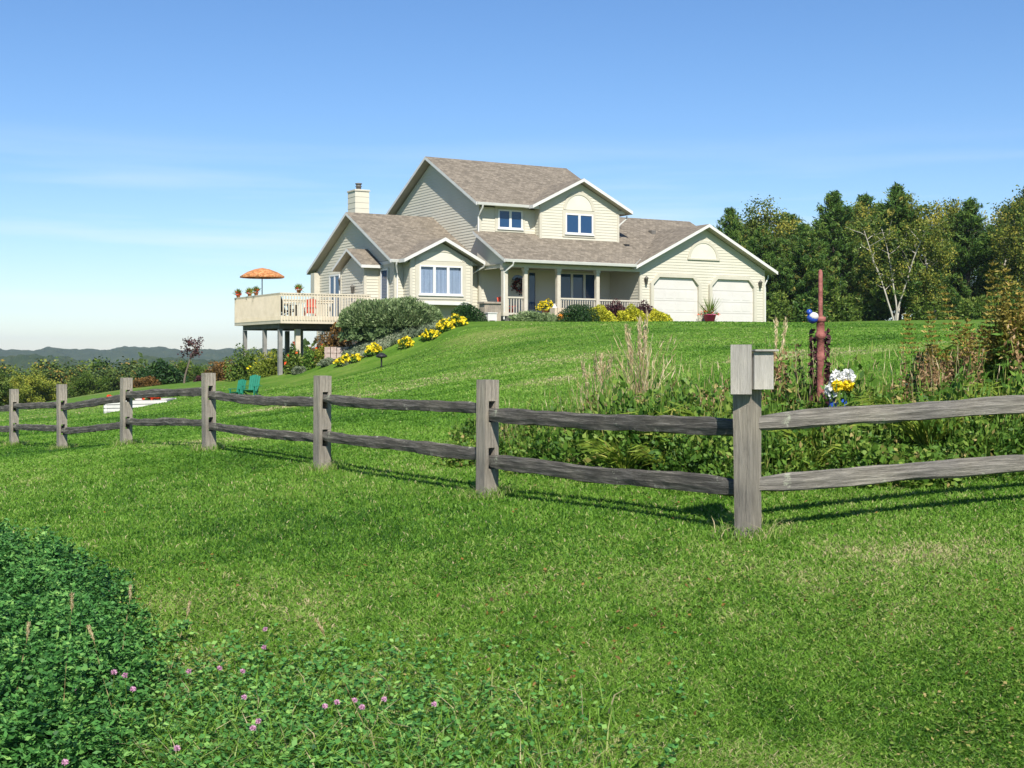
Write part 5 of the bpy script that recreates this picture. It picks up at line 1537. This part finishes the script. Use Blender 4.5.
# ------------------------------------------------------------------ lawn grass, alfalfa patch, weeds
def patch_noise(x, y, s, seed):
    """cheap smooth noise"""
    r = np.zeros_like(x)
    rs = np.random.default_rng(seed)
    for k in range(7):
        th = rs.random() * 6.28; f = s * (.6 + 1.4 * rs.random()); ph = rs.random() * 6.28
        r += np.sin((x * math.cos(th) + y * math.sin(th)) * f + ph)
    return r / 7 ** .5
def blades(n, y0, y1, hgt, wpx, seed, px0=-90, px1=1114):
    rs = np.random.default_rng(seed)
    px = px0 + (px1 - px0) * rs.random(n); py = y0 + (y1 - y0) * rs.random(n)
    zg = np.full(n, -1.2); Z = F * 1.2 / (py - YH)
    for _ in range(14):                              # find the ground under that direction
        zg = height((px - 512) / F * Z, Z); Z = .5 * Z + .5 * np.clip(F * (-zg) / (py - YH), 2.5, 60)
    x = (px - 512) / F * Z; y = Z
    return x, y, height(x, y), Z
def grass_object(name, x, y, z, Z, hgt, wid, tint, seed):
    rs = np.random.default_rng(seed); n = len(x)
    az = rs.random(n) * 6.28; h = hgt * (.55 + .8 * rs.random(n)); w = wid * (.7 + .6 * rs.random(n))
    lean = (.35 + 1.1 * rs.random(n)) * h; la = rs.random(n) * 6.28
    bx_, by_ = np.cos(az) * w / 2, np.sin(az) * w / 2
    lx, ly = np.cos(la) * lean, np.sin(la) * lean
    V = np.zeros((n, 7, 3))
    V[:, 0] = np.stack([x - bx_, y - by_, z - .01], 1); V[:, 1] = np.stack([x + bx_, y + by_, z - .01], 1)
    mx, my, mz = x + lx * .35, y + ly * .35, z + h * .6
    V[:, 2] = np.stack([mx + bx_ * .8, my + by_ * .8, mz], 1); V[:, 3] = np.stack([mx - bx_ * .8, my - by_ * .8, mz], 1)
    V[:, 4] = V[:, 3]; V[:, 5] = V[:, 2]; V[:, 6] = np.stack([x + lx, y + ly, z + h * (1 - .25 * rs.random(n))], 1)
    me = np_mesh(name, V.reshape(-1, 3), np.tile([4, 3], n), [M["grass"]], None, np.repeat(np.clip(tint, 0, 1), 7))
    o = bpy.data.objects.new(name, me); COL.objects.link(o)
    return tag(o, None, None, None, "stuff")
def lawn_tint(x, y, seed, amt=1.0):
    rs = np.random.default_rng(seed)
    t = .42 + .20 * amt * rs.normal(size=len(x)) + .10 * patch_noise(x, y, 1.6, 3) + .075 * patch_noise(x, y, 5.5, 4) + .06 * patch_noise(x, y, 17, 14) + .07 * patch_noise(x, y, .6, 9)
    t = t + sstep(14, 26, y) * (.05 + .15 * patch_noise(x * .22, y, 1.3, 33) + .05 * patch_noise(x * .5, y, .35, 34))
    far_dry = sstep(15, 24, y) * np.clip(patch_noise(x * .3, y, .8, 35) - .35, 0, 1)
    t = t + .30 * far_dry * rs.random(len(x))
    dry = np.clip(patch_noise(x, y * 1.4, 1.1, 12) - .95, 0, 1)
    band = np.exp(-((y - (6.9 + .10 * x)) / .42) ** 2) * np.clip(.35 + .6 * patch_noise(x, y, 1.9, 15), 0, 1)      # trodden dry strip in front of the fence
    t = t + .38 * dry * rs.random(len(x)) + .28 * band * rs.random(len(x))
    st = rs.random(len(x)) < .022 * amt ** 3 + .20 * amt * np.clip(dry * .6 + band * .3, 0, 1)
    t[st] = .85 + .15 * rs.random(st.sum())
    return t
x, y, z, Z = blades(540000, 440, 800, .05, 1, 1)
grass_object("lawn_grass", x, y, z, Z, .027, .0038 + .00056 * Z, lawn_tint(x, y, 5), 21)
rs_ = np.random.default_rng(44); n = 320000
px_ = -90 + 1204 * rs_.random(n); Z = 1 / (1 / 13.0 + (1 / 55.0 - 1 / 13.0) * rs_.random(n) ** .8)
k = (Z < np.interp(px_, [-90, 200, 330, 440, 470, 1114], [55, 55, 49, 50, 50.5, 53.5])); px_, Z = px_[k], Z[k]
x = (px_ - 512) / F * Z; y = Z
grass_object("lawn_grass", x, y, height(x, y), Z, .030, .0010 * Z, lawn_tint(x, y, 6, .45), 22)

# rough tufts at the posts
xs, ys = [], []
for p in PP:
    n = 420; a = rng.random(n) * 6.28; r = .09 + .16 * rng.random(n) ** 1.5; xs.append(p.x + r * np.cos(a)); ys.append(p.y + r * np.sin(a))
xs = np.concatenate(xs); ys = np.concatenate(ys); zs = height(xs, ys)
o = grass_object("rough_grass", xs, ys, zs, ys, .10, .006, np.clip(.62 + .25 * rng.normal(size=len(xs)), 0, 1), 23)

# taller weeds along the bottom of the frame
x, y, z, Z = blades(10000, 680, 800, .05, 1, 8, -60, 620)
keep = (np.random.default_rng(3).random(len(x)) < np.clip((690 + 0 - (F * (-z) / Z + YH)) * -.012, .03, 1) * np.clip(1.15 - (x + 1.7) / 2.4, .12, 1))
x, y, z, Z = x[keep], y[keep], z[keep], Z[keep]
grass_object("tall_grass", x, y, z, Z, .13, .006, np.clip(.44 + .2 * np.random.default_rng(4).normal(size=len(x)) + .35 * (np.random.default_rng(6).random(len(x)) < .22), 0, 1), 24)

# alfalfa / clover patch in the lower left corner
L_ = Leaves()
n = 1250
px_ = -80 + 290 * rng.random(n); Zc = 3.9 + 4.1 * rng.random(n) ** 1.15
edge = np.interp(Zc, [4.0, 4.8, 5.6, 6.6, 7.4, 8.0], [105, 120, 122, 100, 55, 0]) + 14 * np.sin(Zc * 9) + 8 * np.sin(Zc * 23)
k = rng.random(n) < np.clip((edge + 45 - px_) / 85, 0, 1) ** 1.3; px_, Zc, ed = px_[k], Zc[k], edge[k]
xs = (px_ - 512) / F * Zc; zs = height(xs, Zc)
tops = (.08 + .36 * rng.random(len(xs)) ** .8) * np.clip((ed + 60 - px_) / 110, .4, 1) * np.interp(Zc, [4, 6.8, 8.0], [.9, 1, .8])
m = 58
fr_ = rng.random((len(xs), m)) ** .6
sp = (.016 + .055 * (1 - fr_) ** .5) * np.abs(rng.normal(size=fr_.shape)); az = rng.random(fr_.shape) * 6.28
lx = rng.normal(size=(len(xs), 1)) * .05 * fr_
c = np.stack([xs[:, None] + lx + sp * np.cos(az), Zc[:, None] + sp * np.sin(az), zs[:, None] + tops[:, None] * fr_], -1).reshape(-1, 3)
hue = np.repeat(.15 * rng.normal(size=len(xs)), m)
for j in range(3):                                  # three leaflets on every stalk
    a = rng.random(len(c)) * 6.28
    L_.put(c + np.stack([np.cos(a), np.sin(a), .4 * rng.normal(size=len(c))], 1) * .009, .026, .0125, M["alfalfa"], np.stack([np.cos(a), np.sin(a), .35 + 0 * a], 1), np.clip(.40 + hue + .20 * rng.normal(size=len(c)) + .15 * (fr_.ravel() - .5), 0, 1), .4, .4)
tag(L_.build("clover_patch"), "dense dark green clover patch in the lower left corner", "clover", kind="stuff")
# scattered low broad leaves in the weedy strip
L_ = Leaves(); x, y, z, Z = blades(9000, 640, 800, .05, 1, 31, 120, 720)
k = np.random.default_rng(8).random(len(x)) < np.clip(1.3 - (x + 1.3) / 1.3, .06, 1) * np.clip((F * (-z) / Z + YH - 640) / 90, 0, 1); x, y, z, Z = x[k], y[k], z[k], Z[k]
for j in range(3):
    a = rng.random(len(x)) * 6.28
    L_.put(np.stack([x + .016 * np.cos(a), y + .016 * np.sin(a), z + .03 + .08 * rng.random(len(x))], 1), .024, .017, M["alfalfa"], np.stack([np.cos(a), np.sin(a), .2 + 0 * a], 1), np.clip(.6 + .25 * rng.normal(size=len(x)), 0, 1), .3, .5)
tag(L_.build("clover_leaves"), "low clover leaves among the rough grass along the bottom", "clover", kind="stuff")

L_ = Leaves(); x, y, z, Z = blades(2600, 500, 800, .05, 1, 51)
k = patch_noise(x, y, 1.5, 61) + .6 * np.random.default_rng(9).normal(size=len(x)) > .75; x, y, z, Z = x[k], y[k], z[k], Z[k]
L_.put(np.stack([x, y, z + .022], 1), .026, .016, M["russet"], np.tile([1., 0, .1], (len(x), 1)), None, .8, .5)
tag(L_.build("fallen_leaves"), "small brown fallen leaves lying in the grass", "leaves", kind="stuff")
L_ = Leaves(); x, y, z, Z = blades(26000, 470, 800, .05, 1, 52)
k = patch_noise(x, y, 1.1, 62) + .4 * np.random.default_rng(10).normal(size=len(x)) > .35; x, y, z, Z = x[k], y[k], z[k], Z[k]
for j in range(3):
    a = rng.random(len(x)) * 6.28
    L_.put(np.stack([x + .008 * np.cos(a), y + .008 * np.sin(a), z + .016 + .012 * rng.random(len(x))], 1), .016, .013, M["perennial"], np.stack([np.cos(a), np.sin(a), .15 + 0 * a], 1), np.clip(.62 + .25 * rng.normal(size=len(x)), 0, 1), .3, .7)
tag(L_.build("lawn_clover"), "patches of low clover leaves growing through the lawn", "clover", kind="stuff")
# clover blossoms one can count
def blossom_mesh():
    L_ = Leaves(); n = 90; d = rng.normal(size=(n, 3)); d /= np.linalg.norm(d, axis=1, keepdims=True)
    L_.put(d * np.array([.0075, .0075, .006]), .010, .004, M["pinkflower"], d, None, .3); return L_.mesh("blossom")
BL = blossom_mesh()
st = MB(); st.tube([(0, 0, -.16), (.006, 0, -.08), (0, 0, -.006)], .0014, M["perennial"], 5); st_o = st.build("stem"); ST = st_o.data; bpy.data.objects.remove(st_o)
a_ = ST.attributes.new("tint", 'FLOAT', 'POINT'); a_.data.foreach_set("value", [.6] * len(ST.vertices))
spots = [(76, 691), (125, 675), (133, 689), (114, 672), (220, 668), (244, 697), (253, 728), (258, 721), (189, 671), (325, 706), (337, 702), (355, 700), (384, 699), (362, 707), (265, 629), (264, 647), (65, 762), (177, 748), (243, 671), (434, 704)]
GL = "pink clover blossom on a thin stem in the rough grass at the bottom left"
for i, (px, py) in enumerate(spots):
    zc = -1.24; Z = F * 1.22 / (py - YH)
    for _ in range(8): 
        Z = .5 * Z + .5 * F * (-(gz(X(px, Z), Z) + (.24 if px < 150 else .15))) / (py - YH)
    t = thing("clover_flower", GL, "clover flower", (X(px, Z), Z, gz(X(px, Z), Z) + (.24 if px < 150 else .15)), i * .9, "pink clover blossoms")
    for nm, me in (("blossom", BL), ("stem", ST)):
        o = bpy.data.objects.new(nm, me); COL.objects.link(o); o.parent = t
# foxtail seed heads
def foxtail_mesh(h):
    L_ = Leaves(); t_ = np.linspace(0, 1, 12)
    q_ = np.stack([.06 * h * t_ ** 2, 0 * t_, h * t_], 1); L_.put(q_, h / 10, .0034, M["dry"], np.tile([.05, 0, 1.], (12, 1)), .3 * rng.random(12), .02)
    p = np.array([.06 * h, 0, h]) + np.stack([.0025 * rng.normal(size=150), .0025 * rng.normal(size=150), .050 * rng.random(150)], 1)
    L_.put(p, .014, .0025, M["dry"], np.tile([.0, 0, 1.], (150, 1)), None, .4); return L_.mesh("seed_stalk")
FX = [foxtail_mesh(.42), foxtail_mesh(.55)]
for i, (px, Z, k, ry) in enumerate(((62, 4.35, 1, .0), (128, 4.5, 0, -.35), (8, 4.5, 0, .1), (395, 4.25, 1, -.5), (158, 4.8, 0, .2), (118, 5.0, 0, .05))):
    o = bpy.data.objects.new("foxtail_grass", FX[k]); COL.objects.link(o)
    o.location = (X(px, Z), Z, gz(X(px, Z), Z)); o.rotation_euler = (0, ry, i * 1.1 if ry == 0 else 0)
    tag(o, ["tall upright foxtail stalk with tan head in the clover patch", "short foxtail stalk leaning left in the clover patch", "foxtail stalk at the left edge of the picture", "long bleached foxtail stalk leaning left over the rough grass", "foxtail stalk at the right margin of the clover patch", "short upright foxtail stalk at the back of the clover patch"][i], "grass stalk", "foxtail stalks")

# ------------------------------------------------------------------ haze over the valley
hz = MB(); hz.box(-3200, 3200, -60, 3600, -60, 45, M["black"])
ho = hz.build("haze"); tag(ho, kind="stuff")
hm = bpy.data.materials.new("haze_air"); hm.use_nodes = True; nt = hm.node_tree
for n in list(nt.nodes): nt.nodes.remove(n)
out = nt.nodes.new("ShaderNodeOutputMaterial"); pv = nt.nodes.new("ShaderNodeVolumePrincipled")
pv.inputs["Color"].default_value = (0.80, 0.88, 1.0, 1); pv.inputs["Density"].default_value = 0.00015; pv.inputs["Anisotropy"].default_value = 0.2
nt.links.new(pv.outputs[0], out.inputs["Volume"])
ho.data.materials.clear(); ho.data.materials.append(hm)
